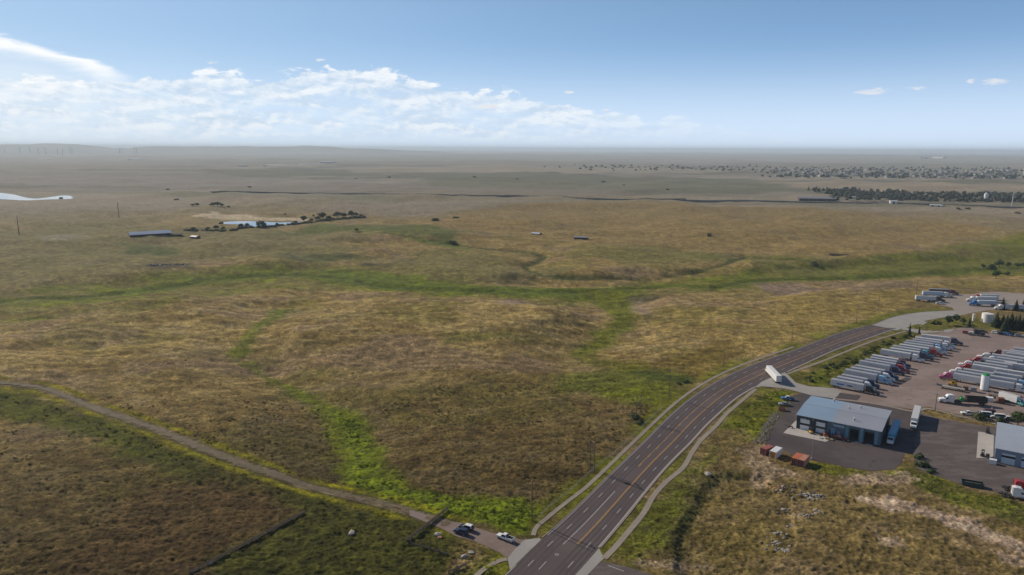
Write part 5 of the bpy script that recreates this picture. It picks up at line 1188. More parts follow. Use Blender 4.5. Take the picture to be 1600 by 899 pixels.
# tall pale mast near the grove
g = g3(1581, 322.5); r = thing('mast', 'tall pale mast beside the grove at the far right', 'mast', g); obj('pole', MB().cyl((0, 0, 0), (0, 0, 30), 1.1, .7, n=8).mesh('mast', [R_PALE]), r); obj('crossarm', MB().box((0, 0, 27), (9, .6, .6)).box((0, 0, 23), (11, .6, .6)).mesh('arms', [R_PALE]), r)
# wind turbines on the skyline
M_TURB = mat('backlit turbine', (.30, .31, .34), .6)  # white turbines greyed to look backlit, the shade is in the colour
TB = [MB().cyl((0, 0, 0), (0, 0, 95), 5.0, 3.2, n=8).mesh('tower', [M_TURB]), MB().box((0, -1, 96), (6, 13, 6)).mesh('nacelle', [M_TURB])]
mb = MB()
for k in range(3):
    a = 2 * math.pi * k / 3 + .4; u = Vector((math.cos(a), 0, math.sin(a))); v = Vector((-u.z, 0, u.x)); c = Vector((0, -9, 96))
    mb.add([c + v * 2.4, c - v * 2.4, c + u * 52 - v * .9, c + u * 52 + v * .9, c + v * 2.4 + Vector((0, 1.2, 0)), c - v * 2.4 + Vector((0, 1.2, 0)), c + u * 52 - v * .9 + Vector((0, .4, 0)), c + u * 52 + v * .9 + Vector((0, .4, 0))], [(3, 2, 1, 0), (4, 5, 6, 7), (0, 1, 5, 4), (1, 2, 6, 5), (2, 3, 7, 6), (3, 0, 4, 7)])
TB.append(mb.mesh('rotor', [M_TURB]))
for k, x in enumerate((8, 31, 47, 60, 71, 90, 98, 110, 113, 187, 191, 210, 214)):
    d = ray(x, 240); az_ = math.atan2(d[0], d[1]); rr_ = 11500 + 1500 * random.random(); X_, Y_ = math.sin(az_) * rr_, math.cos(az_) * rr_
    r = thing('wind_turbine', 'tiny white wind turbine on the hazy skyline at the far left', 'wind turbine', (X_, Y_, hz(X_, Y_) - 2), random.uniform(0, 3), 'wind turbines on the skyline'); r.scale = (.85, .85, .85)
    obj('tower', TB[0], r); obj('nacelle', TB[1], r); obj('rotor', TB[2], r)

# ------------------------------------------------------------------ fences of weathered timber
FP = MB().cyl((0, 0, -.3), (0, 0, 1.25), .12, n=6).mesh('fence post', [WOOD])
def timber_fence(a, b, label, group=None, n_=None, boards=4):
    A, B = g3(*a), g3(*b); d = B - A; ln = math.hypot(d.x, d.y); th_ = math.atan2(d.y, d.x); n = n_ or max(2, int(ln / 2.7)); r = thing('timber_fence', label, 'fence', A, th_, group); st = ln / n
    zs = [hz(A.x + d.x * i / n, A.y + d.y * i / n) - A.z + .1 for i in range(n + 1)]
    rails = [MB().box((0, 0, 0), (st * 1.0, .06, .22)).mesh('fence rail', [WOOD])]
    for i in range(n + 1): obj('post', FP, r, (i * st, 0, zs[i]))
    for i in range(n):
        sl = math.atan2(zs[i + 1] - zs[i], st)
        for k in range(boards):
            if random.random() < .06: continue
            o = obj('rail', rails[0], r, ((i + .5) * st, -.10 - .01 * (i % 2), (zs[i] + zs[i + 1]) / 2 + .2 + k * .27)); o.rotation_euler = (0, -sl + random.uniform(-.015, .015), 0)
timber_fence((296, 899), (476, 803.5), 'long weathered board fence running up from the lower left edge')
timber_fence((634, 848), (700, 796.5), 'short weathered board fence crossing to the dirt track near the parked cars')
timber_fence((642, 850), (700, 868), 'low board fence running right from the short fence corner', None, None, 2)
timber_fence((700, 897), (728, 884), 'stub of board fence near the lower sidewalk', None, None, 3)

# wire fence beside the left sidewalk
WP = MB().cyl((0, 0, -.2), (0, 0, 1.3), .05, n=5).mesh('wire post', [GALV])
fl = resample(flat([(838, 815), (858, 795), (884, 774), (921, 741), (968, 702), (1005, 667), (1036, 638)]), 70)
r = thing('wire_fence', 'thin wire fence on posts along the outside of the left sidewalk', 'fence', (fl[0][0], fl[0][1], 0))
for q in fl: obj('post', WP, r, (q[0] - fl[0][0], q[1] - fl[0][1], hz(*q)))
b = MB()
for z in (.5, .85, 1.2):
    for i in range(69): b.cyl((fl[i][0] - fl[0][0], fl[i][1] - fl[0][1], z + hz(*fl[i])), (fl[i + 1][0] - fl[0][0], fl[i + 1][1] - fl[0][1], z + hz(*fl[i + 1])), .018, n=3, cap=False)
obj('wires', b.mesh('wires', [GALV]), r)

# ------------------------------------------------------------------ rocks and rubble
def rock_mesh(name, m, seed, squash=.6):
    rd = random.Random(seed); bm = bmesh.new(); bmesh.ops.create_icosphere(bm, subdivisions=1, radius=1)
    for v in bm.verts: v.co *= rd.uniform(.7, 1.2); v.co.z *= squash
    me = bpy.data.meshes.new(name); bm.to_mesh(me); bm.free(); me.materials.append(m); return me
M_RUB = mat('broken concrete', (.30, .275, .25), .95, var=.4, scale=1.2, bump=.05); M_RUBD = mat('dark stone', (.20, .185, .175), .9, var=.3, scale=1.2, bump=.05); M_RUBO = mat('orange rubble', (.36, .17, .09), .9, var=.3, scale=1.2)
ROCKS = [rock_mesh('rock', M_RUB, 1), rock_mesh('rock', M_RUB, 2, .4), rock_mesh('rock', M_RUBD, 3), rock_mesh('rock', M_RUB, 4, .8), rock_mesh('rock', M_RUBO, 5, .5)]
def pile(label, px, w, d, n, kinds=(0, 1, 2, 3), smin=.18, smax=.68, group='rubble heaps in the dry grass', rz=0):
    g = g3(*px); r = thing('rubble_heap', label, 'rubble', g, rz, group)
    for k in range(n):
        x, y = random.gauss(0, w), random.gauss(0, d); s = random.uniform(smin, smax)
        o = obj('rock', ROCKS[random.choice(kinds)], r, (x, y, .15 * s + .25 * math.exp(-(x * x / w / w + y * y / d / d)))); o.scale = (s * random.uniform(.7, 1.4), s, s); o.rotation_euler = (random.uniform(-.4, .4), random.uniform(-.4, .4), random.uniform(0, 6))
pile('largest grey rubble heap at the right of the cluster', (1263, 776), 3.0, 1.4, 46); pile('grey rubble heap left of the largest one', (1232, 793), 1.9, 1.0, 26); pile('pale rubble heap at the right end below the largest', (1275, 800), 1.6, 1.0, 22); pile('low grey rubble spread below the middle heap', (1258, 807), 2.4, 1.0, 20, smax=.6)
pile('reddish rubble patch at the top of the cluster', (1222, 762), 2.6, 1.4, 26, (4, 4, 1), .25, .6); pile('scattered grey rubble in the middle of the cluster', (1240, 822), 2.6, 1.6, 34, smax=.6)
pile('dark topped rubble heap low in the cluster', (1215, 834), 1.3, 1.1, 22, (2, 0, 3)); pile('pale rubble heap under the dark topped one', (1220, 850), 1.9, 1.3, 34); pile('lowest pale rubble heap trailing right', (1230, 861), 2.3, .8, 26, rz=-.3)
for px, s, lb, k in (((549, 834), 1.1, 'pale boulder alone in the rank grass at the lower left', 0), ((684, 837), 1.0, 'pale rock beside the short fence', 3), ((687, 840), .7, 'small reddish rock beside the pale one', 4), ((737, 864), .9, 'pale rock in the grass above the lower sidewalk', 1), ((726, 871), 1.0, 'grey rock below the pale one near the lower sidewalk', 0), ((330, 881), .8, 'small pale rock near the long board fence', 1), ((1106, 742), 1.2, 'pale rock at the top of the dark bank', 0)):
    g = g3(*px); o = obj('boulder', ROCKS[k], None, (g.x, g.y, g.z + .2 * s), random.uniform(0, 6), (s * 1.3, s, s)); tag(o, lb, 'boulder')
# rip-rap between weeds and lot
b = MB(); rl = resample(flat([(1217, 645), (1210, 658), (1204, 668), (1198, 680), (1192, 692)]), 200)
for k in range(420):
    q = rl[random.randrange(200)]; s = random.uniform(.18, .45); x, y = q[0] + random.gauss(-1.6, 1.1), q[1] + random.gauss(-.4, .7); me_ = ROCKS[k % 4]
    a = random.uniform(0, 6); b.add([(x + s * (v.co.x * math.cos(a) - v.co.y * math.sin(a)), y + s * (v.co.x * math.sin(a) + v.co.y * math.cos(a)), .12 + s * v.co.z) for v in me_.vertices], [tuple(f.vertices) for f in me_.polygons])
tag(obj('riprap', b.mesh('riprap', [mat('grey riprap', (.17, .15, .13), .95, var=.3, scale=1.5)])), 'grey riprap stones along the left edge of the workshop lot', 'riprap', None, 'stuff')
# junk row and small sheds out on the prairie
M_JUNK = mat('rusty scrap', (.055, .050, .055), .8, var=.5, scale=.8)
for k, (x, y) in enumerate(((238, 416.5), (247, 416.3), (256, 416), (265, 415.6), (273, 415.4), (281, 415), (289, 414.8))):
    g = g3(x, y); r = thing('scrap_heap', 'dark scrap heap, %s from the left of the row beyond the creek' % ORD[k], 'scrap heap', (g.x, g.y, g.z), .2, 'scrap heaps in a row beyond the creek')
    for j in range(9):
        o = obj('piece', ROCKS[j % 4], r, (random.uniform(-4, 4), random.uniform(-2, 2), random.uniform(.2, 1.3))); o.scale = (random.uniform(.8, 2), random.uniform(.6, 1.4), random.uniform(.5, 1.1)); o.rotation_euler = (random.random(), random.random(), random.random() * 6); paint(o, M_JUNK if j else P_WHITE)
def shed(name, cat, label, a, b, w, h, wm, rm, rise=1.2, group=None):
    A, B = g3(*a), g3(*b); d = B - A; ln = math.hypot(d.x, d.y); r = thing(name, label, cat, (A.x, A.y, min(A.z, B.z) - .3), math.atan2(d.y, d.x), group)
    mb = MB(); V = [(0, 0, 0), (ln, 0, 0), (ln, w, 0), (0, w, 0), (0, 0, h), (ln, 0, h), (ln, w, h), (0, w, h), (0, w / 2, h + rise), (ln, w / 2, h + rise)]
    mb.add(V, [(0, 1, 5, 4), (2, 3, 7, 6), (1, 2, 6, 9, 5), (3, 0, 4, 8, 7), (3, 2, 1, 0)]); wl_ = obj('walls', mb.mesh('shed walls', [wm]), r)
    rf = MB(); o_ = .4; t = .12
    for s0, s1 in ((0, 1), (1, 0)):
        y0, y1 = (-o_, w / 2) if s0 == 0 else (w / 2, w + o_); z0, z1 = (h - .1, h + rise) if s0 == 0 else (h + rise, h - .1)
        rf.add([(-o_, y0, z0 + .03), (ln + o_, y0, z0 + .03), (ln + o_, y1, z1 + .03), (-o_, y1, z1 + .03), (-o_, y0, z0 + t), (ln + o_, y0, z0 + t), (ln + o_, y1, z1 + t), (-o_, y1, z1 + t)], [(3, 2, 1, 0), (4, 5, 6, 7), (0, 1, 5, 4), (1, 2, 6, 5), (2, 3, 7, 6), (3, 0, 4, 7)])
    obj('roof', rf.mesh('shed roof', [rm]), r)
    n = max(1, int(ln / 9))
    for i in range(n): obj('doorway', MB().box(((i + .5) * ln / n, -.03, h * .42), (min(4, ln / n * .6), .1, h * .8)).mesh('doorway', [DARKIN]), wl_)
    return r
S_DK = mat('dark barn wall', (.06, .045, .042), .9); S_RF = mat('bright tin roof', (.66, .66, .68), .3, .3); S_RD = mat('dull tin roof', (.30, .29, .30), .5, .2); S_BL = mat('weathered black', (.03, .028, .03), .9)
shed('barn', 'barn', 'long low barn with bright tin roof left of the pond', (203, 371), (268, 368.8), 14, 4.2, S_DK, S_RF, 3.0)
shed('shed', 'shed', 'dark shed at the right end of the long barn', (270, 370), (285, 370), 9, 3.2, S_BL, S_DK)
shed('shed', 'shed', 'small shed with pale roof right of the long barn', (297, 373), (306, 374), 7, 3, S_DK, S_RD)
shed('shed', 'shed', 'small pale roofed shelter on the olive meadow, left of the longer one', (830, 367.5), (842, 367.8), 7, 2.6, S_BL, S_RF)
shed('shed', 'shed', 'long dark shelter with pale roof on the olive meadow', (897, 374.5), (918, 375.8), 6, 3.6, S_BL, S_RD)
shed('shed', 'shed', 'tiny dark hut alone on the olive meadow', (1105, 371), (1111, 371), 4, 4, S_BL, S_BL)
shed('barn', 'barn', 'long dark low barn left of the far grove', (1249, 314.5), (1306, 315.8), 22, 7, S_DK, S_RD, 4)
shed('shed', 'shed', 'low dark shed in the mown field to the right', (1296, 399), (1326, 399.5), 5, 1.6, S_DK, S_DK, .4)
for k, (a, b, w, h, lb) in enumerate((((1444, 247.6), (1449, 247.6), 50, 22, 'white block far out on the plain, left of the long one'), ((1457, 247.4), (1473, 247.6), 50, 18, 'long white building far out on the plain at right'), ((372, 260), (384, 260), 60, 7, 'small white building far out on the left plain'), ((411, 259), (462, 258.4), 90, 6, 'very long white building far out on the left plain'), ((470, 258), (512, 257.5), 90, 6, 'pale long building right of the very long one on the left plain'), ((500, 255), (520, 254.6), 90, 12, 'pale building with raised roof on the left plain'), ((200, 250), (216, 250), 60, 8, 'white building specks far out at left'), ((58, 250), (76, 250), 60, 7, 'pale building specks at the far left'))):
    shed('far_building', 'building', lb, a, b, w, h, P_WHITE, R_PALE, h * .2, 'pale buildings far out on the plain')
shed('shed', 'shed', 'white roofed building before the grove', (1328, 311), (1335, 311), 12, 5, P_WHITE, R_PALE); shed('shed', 'shed', 'pale building on the highway edge left of the mast', (1391, 318.6), (1402, 318.9), 14, 6, P_WHITE, R_PALE); shed('shed', 'shed', 'pale sheds beside the highway nearer the mast', (1452, 323), (1472, 323.6), 10, 4, R_PALE, R_PALE)
g = g3(1540, 314.5); r = thing('silo', 'white silo rising among the grove at the far right', 'silo', g); obj('shell', MB().cyl((0, 0, 0), (0, 0, 17), 4.5, n=16).mesh('silo', [P_WHITE]), r); obj('cap', MB().cyl((0, 0, 17), (0, 0, 20), 4.6, .5, n=16).mesh('cap', [R_PALE]), r)

# ------------------------------------------------------------------ trees and bushes
def leaf_mat(name, rgb, var=.45, s=.6):
    m = mat(name, rgb, .8, var=var, scale=s, spec=.2); return m
L_CON = leaf_mat('conifer needles', (.022, .036, .018)); L_DEC = leaf_mat('dark leaves', (.044, .068, .020)); L_OLV = leaf_mat('olive leaves', (.060, .078, .022)); L_WEED = leaf_mat('weed leaves', (.095, .115, .022), .5, .3); L_BLU = leaf_mat('willow leaves', (.055, .082, .034))
BARK = mat('bark', (.07, .052, .04), .95, var=.3, scale=4)
def leafcloud(name, blobs, n, size, m, seed, flat_=.0):
    rd = random.Random(seed); mb = MB(); tot = sum(b[3] ** 2 for b in blobs)
    for cx, cy, cz, r, sz in blobs:
        for k in range(int(n * r * r / tot)):
            u = Vector((rd.gauss(0, 1), rd.gauss(0, 1), rd.gauss(0, 1))).normalized(); q = r * (rd.uniform(.35, 1.0) ** .5) * rd.uniform(.8, 1.12)
            c = Vector((cx + u.x * q, cy + u.y * q, cz + u.z * q * sz)); nrm = (u + Vector((rd.uniform(-1, 1), rd.uniform(-1, 1), rd.uniform(-.5, 1))) * .8).normalized()
            a = nrm.orthogonal().normalized(); b_ = nrm.cross(a); s = size * rd.uniform(.6, 1.4); t = rd.uniform(0, 6); a, b_ = a * math.cos(t) + b_ * math.sin(t), b_ * math.cos(t) - a * math.sin(t)
            mb.add([c - a * s, c + b_ * s * .55, c + a * s, c - b_ * s * .55], [(0, 1, 2, 3)])
    me = bpy.data.meshes.new(name); me.from_pydata(mb.v, [], mb.f); me.materials.append(m); return me
def trunk_mesh(name, h, r, limbs, seed):
    rd = random.Random(seed); mb = MB(); mb.cyl((0, 0, -.3), (0, 0, h), r, r * .45, n=7)
    for k in range(limbs):
        a = 2.4 * k + rd.random(); z = h * rd.uniform(.45, .95); l = h * rd.uniform(.4, .7); mb.cyl((0, 0, z), (math.cos(a) * l * .6, math.sin(a) * l * .6, z + l * .7), r * .4, r * .12, n=5)
    return mb.mesh(name, [BARK])
DEC = []
for k in range(4):
    rd = random.Random(40 + k); bl = [(0, 0, 5.2, 2.2, .85)] + [(math.cos(a + k) * rd.uniform(1.2, 2.2), math.sin(a + k) * rd.uniform(1.2, 2.2), rd.uniform(3.2, 5.6), rd.uniform(1.2, 1.8), .8) for a in (0, 1.3, 2.5, 3.8, 5.1)]
    DEC.append((trunk_mesh('trunk', 3.6, .26, 5, k), leafcloud('crown', bl, 620, .48, (L_DEC, L_BLU, L_DEC, L_OLV)[k], 50 + k)))
CON = []
for k in range(3):
    rd = random.Random(70 + k); mb = MB(); h = 9.0
    for t in range(22):
        z = .7 + (h - .9) * (t / 21) ** .95; rmax = (2.0 + .25 * k) * (1 - (z / h)) ** .8 + .12; nb_ = max(5, int(13 * (1 - z / h) + 5))
        for j in range(nb_):
            a = 2 * math.pi * (j + rd.random() * .8) / nb_ + t; r_o = rmax * rd.uniform(.65, 1.1); dz = -.28 * r_o + rd.uniform(-.1, .2); w_ = .22 + .16 * r_o
            ca, sa = math.cos(a), math.sin(a); mb.add([(0, 0, z + .15), (ca * r_o * .6 - sa * w_, sa * r_o * .6 + ca * w_, z + dz * .5 - .12), (ca * r_o, sa * r_o, z + dz), (ca * r_o * .6 + sa * w_, sa * r_o * .6 - ca * w_, z + dz * .5 - .12)], [(0, 1, 2, 3)])
    mb.add([(-.1, 0, h - .4), (.1, 0, h - .4), (0, 0, h + .5)], [(0, 1, 2)])
    me = bpy.data.meshes.new('conifer crown'); me.from_pydata(mb.v, [], mb.f); me.materials.append(L_CON); CON.append((trunk_mesh('conifer trunk', 7.5, .2, 0, k), me))
BUSH = [leafcloud('bush', [(0, 0, .7, 1.0, .7), (.7, .3, .5, .7, .7), (-.6, -.3, .5, .7, .7)], 170, .26, (L_OLV, L_DEC, L_BLU)[k], 90 + k) for k in range(3)]
def tree(label, px, h, kind='dec', v=None, group=None, wide=1.0):
    g = g3(*px); tm, cm = (CON if kind == 'con' else DEC)[random.randrange(3) if v is None else v]; base = 9.3 if kind == 'con' else 7.2
    s = h / base; r = thing('conifer_tree' if kind == 'con' else 'broadleaf_tree', label, 'tree', g, random.uniform(0, 6), group); r.scale = (s * wide, s * wide, s)
    obj('trunk', tm, r); obj('crown', cm, r); return r
def bush(label, px, h, v=None, group=None, wide=1.3):
    g = g3(*px); o = obj('bush', BUSH[random.randrange(3) if v is None else v], None, (g.x, g.y, g.z - .1), random.uniform(0, 6), (h * wide / 1.6, h * wide / 1.6, h / 1.6)); return tag(o, label, 'bush', group)
for k, (x, y, h, lb) in enumerate(((1556, 512, 10.5, 'first dark conifer right of the white tank'), (1566, 513, 9.5, 'second dark conifer right of the white tank'), (1572, 515, 10, 'third conifer right of the white tank, in the thick of the clump'), (1579, 514, 11, 'tallest conifer in the middle of the clump right of the tank'), (1585, 516, 9.5, 'fifth conifer of the clump right of the tank'), (1591, 514, 10, 'sixth conifer of the clump right of the tank'), (1598, 516, 10, 'last conifer of the clump, at the frame edge'), (1569, 518, 8, 'front low conifer of the clump right of the tank'))):
    tree(lb, (x, y), h, 'con', None, 'conifers right of the white tank', 1.5)
tree('lone conifer at the right end of the island trees', (1514, 511.5), 7.0, 'con', None, 'trees on the grass island'); tree('dark round tree at the left of the island', (1481, 508), 6.5, 'dec', 0, 'trees on the grass island'); tree('greyish round tree behind the first on the island', (1493, 505), 6.2, 'dec', 1, 'trees on the grass island'); tree('small olive tree between the round tree and the conifer', (1504, 508), 5.0, 'dec', 3, 'trees on the grass island'); bush('dark low shrub at the left tip of the island', (1462, 507), 3.2, 1)
tree('slim conifer where the right sidewalk ends', (1420.5, 525.5), 9.0, 'con', 0, None, .8); tree('small conifer just right of the slim one', (1436, 521.5), 5.0, 'con', 1, None, .9)
for x, y, h, lb in ((1566, 484, 9.5, 'dark conifer before the blue truck in the far lot'), (1587, 485.5, 8.5, 'small dark conifer right of it in the far lot'), (1598.5, 484.5, 8.5, 'conifer at the frame edge in the far lot')): tree(lb, (x, y), h, 'con', None, 'conifers in the far lot', 1.5)
tree('dark bushy tree at the rear of the service building', (1590, 664), 6.0, 'dec', 0, None, 1.3); tree('second bushy tree at the frame edge behind the service building', (1602, 667), 6.0, 'dec', 2, None, 1.3); bush('dark shrub at the kerb end between the two lots', (1436, 716), 2.2, 1, None, 1.3); bush('largest dark shrub at the left corner of the service lot', (1442, 729), 2.6, 1, None, 1.3); bush('small dark shrub right of it at the service lot corner', (1455, 738), 1.6, 1, None, 1.5); bush('olive bush before the blue van', (1530, 654.5), 3.6, 0); bush('round bush before the white van', (1564, 660), 2.6, 1)
for k, (x, y, h) in enumerate(((1548, 426, 9), (1561, 419, 9), (1556, 436, 8), (1575, 418, 6), (1590, 419, 6), (1536, 420, 5), (1574, 432, 5), (1602, 421, 8))): tree('dark creek tree at the right edge, %s' % ('large one on the near bank', 'tall one on the far bank', 'nearest one lower down', 'low one of the far row', 'low one further right in the far row', 'small one at the left end', 'small pale one near the middle', 'one cut by the frame edge')[k], (x, y), h, 'dec', k % 3, 'creek trees at the right edge', 1.2)
PT = 'trees round the left pond'
SZ = lambda h: 'tall' if h > 9.5 else ('low' if h < 5.6 else 'middling')
ORDN = ORD + ['fourteenth', 'fifteenth', 'sixteenth', 'seventeenth', 'eighteenth', 'nineteenth', 'twentieth', 'twenty first']
PLAB = ['%s dark tree, %s from the left along the near pond bank' % (SZ(h), ORDN[k]) for k, h in enumerate((5.5, 5, 7, 4.5, 3, 6.5, 6, 10, 7, 4.5, 5, 11, 6, 8, 13, 8, 11, 9, 11, 8, 6))] + ['pale green bush above the left end of the pond', 'small bush on the sandy bank behind the pond', 'small bush behind the tallest pond trees', 'lone low bush right of the pond in the green field', 'low bush at the left end of the far clump behind the sand', 'round tree, left one of the far clump behind the sand', 'left tree of the dense right half of the far clump', 'tallest tree of the far clump behind the sand', 'right tree of the dense half of the far clump', 'low bush at the right end of the far clump']
for k, (x, y, h, w_) in enumerate(((302, 361.5, 5.5, 1.5), (325, 361, 5, 1.3), (338, 361, 7, 1.3), (349, 361, 4.5, 1.4), (364, 362, 3, 1.5), (377, 358, 6.5, 1.4), (386, 357, 6, 1.3), (407, 359, 10, 1.1), (413, 359.5, 7, 1.2), (433, 356, 4.5, 1.2), (462, 351, 5, 1.3), (475, 348, 11, 1.0), (487, 348, 6, 1.2), (497, 347, 8, 1.2), (504, 345.5, 13, 1.1), (514, 346, 8, 1.3), (527, 341.5, 11, 1.2), (537, 341, 9, 1.3), (548, 339.5, 11, 1.0), (556, 339.5, 8, 1.1), (564, 340, 6, 1.1), (346, 351, 5.5, 1.2), (446, 337, 4, 1.4), (490, 339, 4, 1.3), (557, 362, 4, 1.6), (301, 322.5, 5, 1.6), (308, 323, 7, 1.3), (333, 323, 8, 1.4), (340, 323, 9, 1.3), (347, 324, 7, 1.3), (357, 325, 4, 1.6))):
    tree(PLAB[k], (x, y), h * 1.02, 'dec', k % 3, PT, w_ * 1.2)
bl_ = resample([(292, 361.5), (330, 362), (362, 362.5), (380, 358.5), (405, 359.5), (432, 356.5), (462, 352), (490, 348.5), (512, 346), (540, 342), (566, 340.5)], 44)
for k, (x, y) in enumerate(bl_):  # bushes added to draw the dark line of the shaded bank
    if k % 7 == 3: continue
    bush('low dark bush added for shore shade, %s of the near pond bank' % ('left third' if k < 15 else 'middle third' if k < 30 else 'right third'), (x + random.uniform(-2, 2), y + random.uniform(-.4, .5)), random.uniform(2.5, 5), random.choice((1, 2)), 'added shore thicket of the left pond', 2.2)
for x, y, h, lb in ((707, 381, 5, 'lone dark bush on the upper creek bank'), (680, 345.5, 6, 'dark bush above the olive meadow, left of a pair'), (712, 342, 5, 'low dark bush above the olive meadow, right of a pair'), (1272, 414, 4, 'dark bush at the end of the upper creek'), (992, 653, 2.4, 'dark shrub beside the double utility pole'), (1000, 662, 1.6, 'small shrub beside the wire fence'), (1072, 598, 1.8, 'dark shrub at the right end of the marsh patch'), (1060, 600, 1.4, 'low dark shrub left of it at the marsh patch')): bush(lb, (x, y), h, 1, None, 1.6)
for k, (x, y) in enumerate(((556, 279), (608, 278), (741, 279), (808, 281), (943, 285), (975, 290), (1043, 297), (262, 297), (276, 313), (390, 293), (95, 307), (1497, 327), (1512, 327), (1590, 334))): bush('small dark bush dotted on the far plain', (x, y), 4.5 + 2.5 * (y < 290), 1, 'dark bushes on the far plain', 1.5)
# scrub in the strip beside the truck row: separate bushes one can count, then rank weeds
for k in range(46):
    t = random.random(); x = 1262 + t * 165; y = 596 - t * 76 + random.uniform(-10, 4) * (1 - t * .5)
    q = P0(x, y)
    if min(float(np.min(np.hypot(*(RR - q).T))), 99) < 9: continue
    hb = random.uniform(.8, 2.0); bush('%s scrub bush on the strip, %s' % ('waist high' if hb < 1.2 else 'man high' if hb > 1.7 else 'chest high', 'near the driveway' if t < .3 else 'midway along the truck row' if t < .65 else 'toward the slim conifer'), (x, y), hb, random.choice((0, 0, 1)), 'scrub bushes beside the truck row')

# grove, town
L_FAR = leaf_mat('far leaves', (.050, .066, .046)); L_FARC = leaf_mat('far needles', (.032, .050, .034))  # lighter than the near leaves, haze put into their colour
FAR_C = leafcloud('far conifer', [(0, 0, 2.2, 2.0, 1.0), (0, 0, 4.6, 1.5, 1.2), (0, 0, 7, .9, 1.5)], 90, .9, L_FARC, 5); FAR_D = leafcloud('far tree', [(0, 0, 4.5, 2.6, .9), (1.5, .5, 3.5, 1.8, .8), (-1.4, .3, 3.6, 1.8, .8)], 90, 1.0, L_FAR, 6)
def far_tree(px, h, con, label, group):
    g = g3(*px); s = h / (8.5 if con else 7.0); o = obj('conifer_tree' if con else 'broadleaf_tree', FAR_C if con else FAR_D, None, (g.x, g.y, g.z - .2), random.uniform(0, 6), (s * 1.3, s * 1.3, s)); tag(o, label, 'tree', group)
n = 0
while n < 200:
    x = random.uniform(1262, 1640); t = (x - 1262) / 340
    lo, hi = 296.5 + 8 * t, 300 + 17 * min(1, t * 1.7)
    if x > 1420: lo = 303 + 3 * t
    y = random.uniform(lo, hi)
    if x > 1440 and 308 < y < 314 and random.random() < .7: continue
    far_tree((x, y), random.uniform(8, 13), random.random() < .68, 'dark tree of the far grove before the town', 'trees of the far grove'); n += 1
HOUSE = []
for k, (wc, rc) in enumerate((((.36, .35, .33), (.16, .15, .15)), ((.48, .47, .46), (.24, .22, .22)), ((.28, .23, .19), (.13, .12, .12)))):
    mb = MB(); V = [(-6, -4.5, 0), (6, -4.5, 0), (6, 4.5, 0), (-6, 4.5, 0), (-6, -4.5, 3.4), (6, -4.5, 3.4), (6, 4.5, 3.4), (-6, 4.5, 3.4), (-6, 0, 6), (6, 0, 6)]
    mb.add(V, [(0, 1, 5, 4), (2, 3, 7, 6), (1, 2, 6, 9, 5), (3, 0, 4, 8, 7), (3, 2, 1, 0)])
    mb.add([(-6.4, -5.1, 3.1), (6.4, -5.1, 3.1), (6.4, 0, 6.12), (-6.4, 0, 6.12), (6.4, 5.1, 3.1), (-6.4, 5.1, 3.1)], [(0, 1, 2, 3), (3, 2, 4, 5)], 1)
    HOUSE.append(mb.mesh('house', [mat('house wall %d' % k, wc, .8), mat('house roof %d' % k, rc, .8)]))
for k in range(240):
    t = random.random() ** .8; x = 1205 + t * 425; y = random.uniform(264 + 2 * t, 277 + 3.5 * t)
    g = g3(x, y); o = obj('house', HOUSE[random.choice((0, 0, 1, 2))], None, g, random.uniform(0, 3.14), (1.5,) * 3); tag(o, 'small pale house among trees in the distant town', 'house', 'houses of the distant town')
for k in range(120):
    t = random.random(); x = 1170 + t * 470; y = random.uniform(261 + 2 * t, 278.5 + 3 * t)
    far_tree((x, y), random.uniform(9, 15), False, 'dark tree between the houses of the distant town', 'trees of the distant town')
for k in range(36):
    x = random.choice((random.gauss(1025, 18), random.uniform(780, 1190), random.gauss(1130, 25))); y = random.uniform(262.5, 267.5) if x > 985 else random.uniform(258, 263)
    far_tree((x, y), random.uniform(8, 13), False, 'dark tree in the thin belts left of the distant town', 'trees left of the distant town')

# the rest of the town's and the grove's woods, too many and too small to count
def woods():
    base = np.array([v.co[:] for v in FAR_D.vertices]); F0 = np.array([tuple(p.vertices) for p in FAR_D.polygons]); V = []; F = []; n = 0
    spots = [(1200 + 440 * random.random() ** .8, None) for _ in range(260)] + [(random.uniform(1290, 1640), 'g') for _ in range(420)] + [(random.uniform(900, 1200), 'b') for _ in range(70)]
    for x, kind in spots:
        t = (x - 1170) / 470; y = random.uniform(261.5 + 2 * t, 279 + 3 * t) if kind is None else (random.uniform(300 + 6 * t, 315 + 2 * t) if kind == 'g' else random.uniform(259.5, 268.5))
        g = g3(x, y); s = random.uniform(.9, 2.0) * (1.2 if kind != 'g' else .9); V.append(base * np.array([s * 1.4, s * 1.4, s]) + np.array(g)); F.append(F0 + n); n += len(base)
    me = bpy.data.meshes.new('woods'); me.from_pydata(np.concatenate(V).tolist(), [], np.concatenate(F).tolist()); me.materials.append(L_FAR)
    tag(obj('distant_woods', me), 'dark belts of trees through the distant town and grove', 'woods', None, 'stuff')
woods()

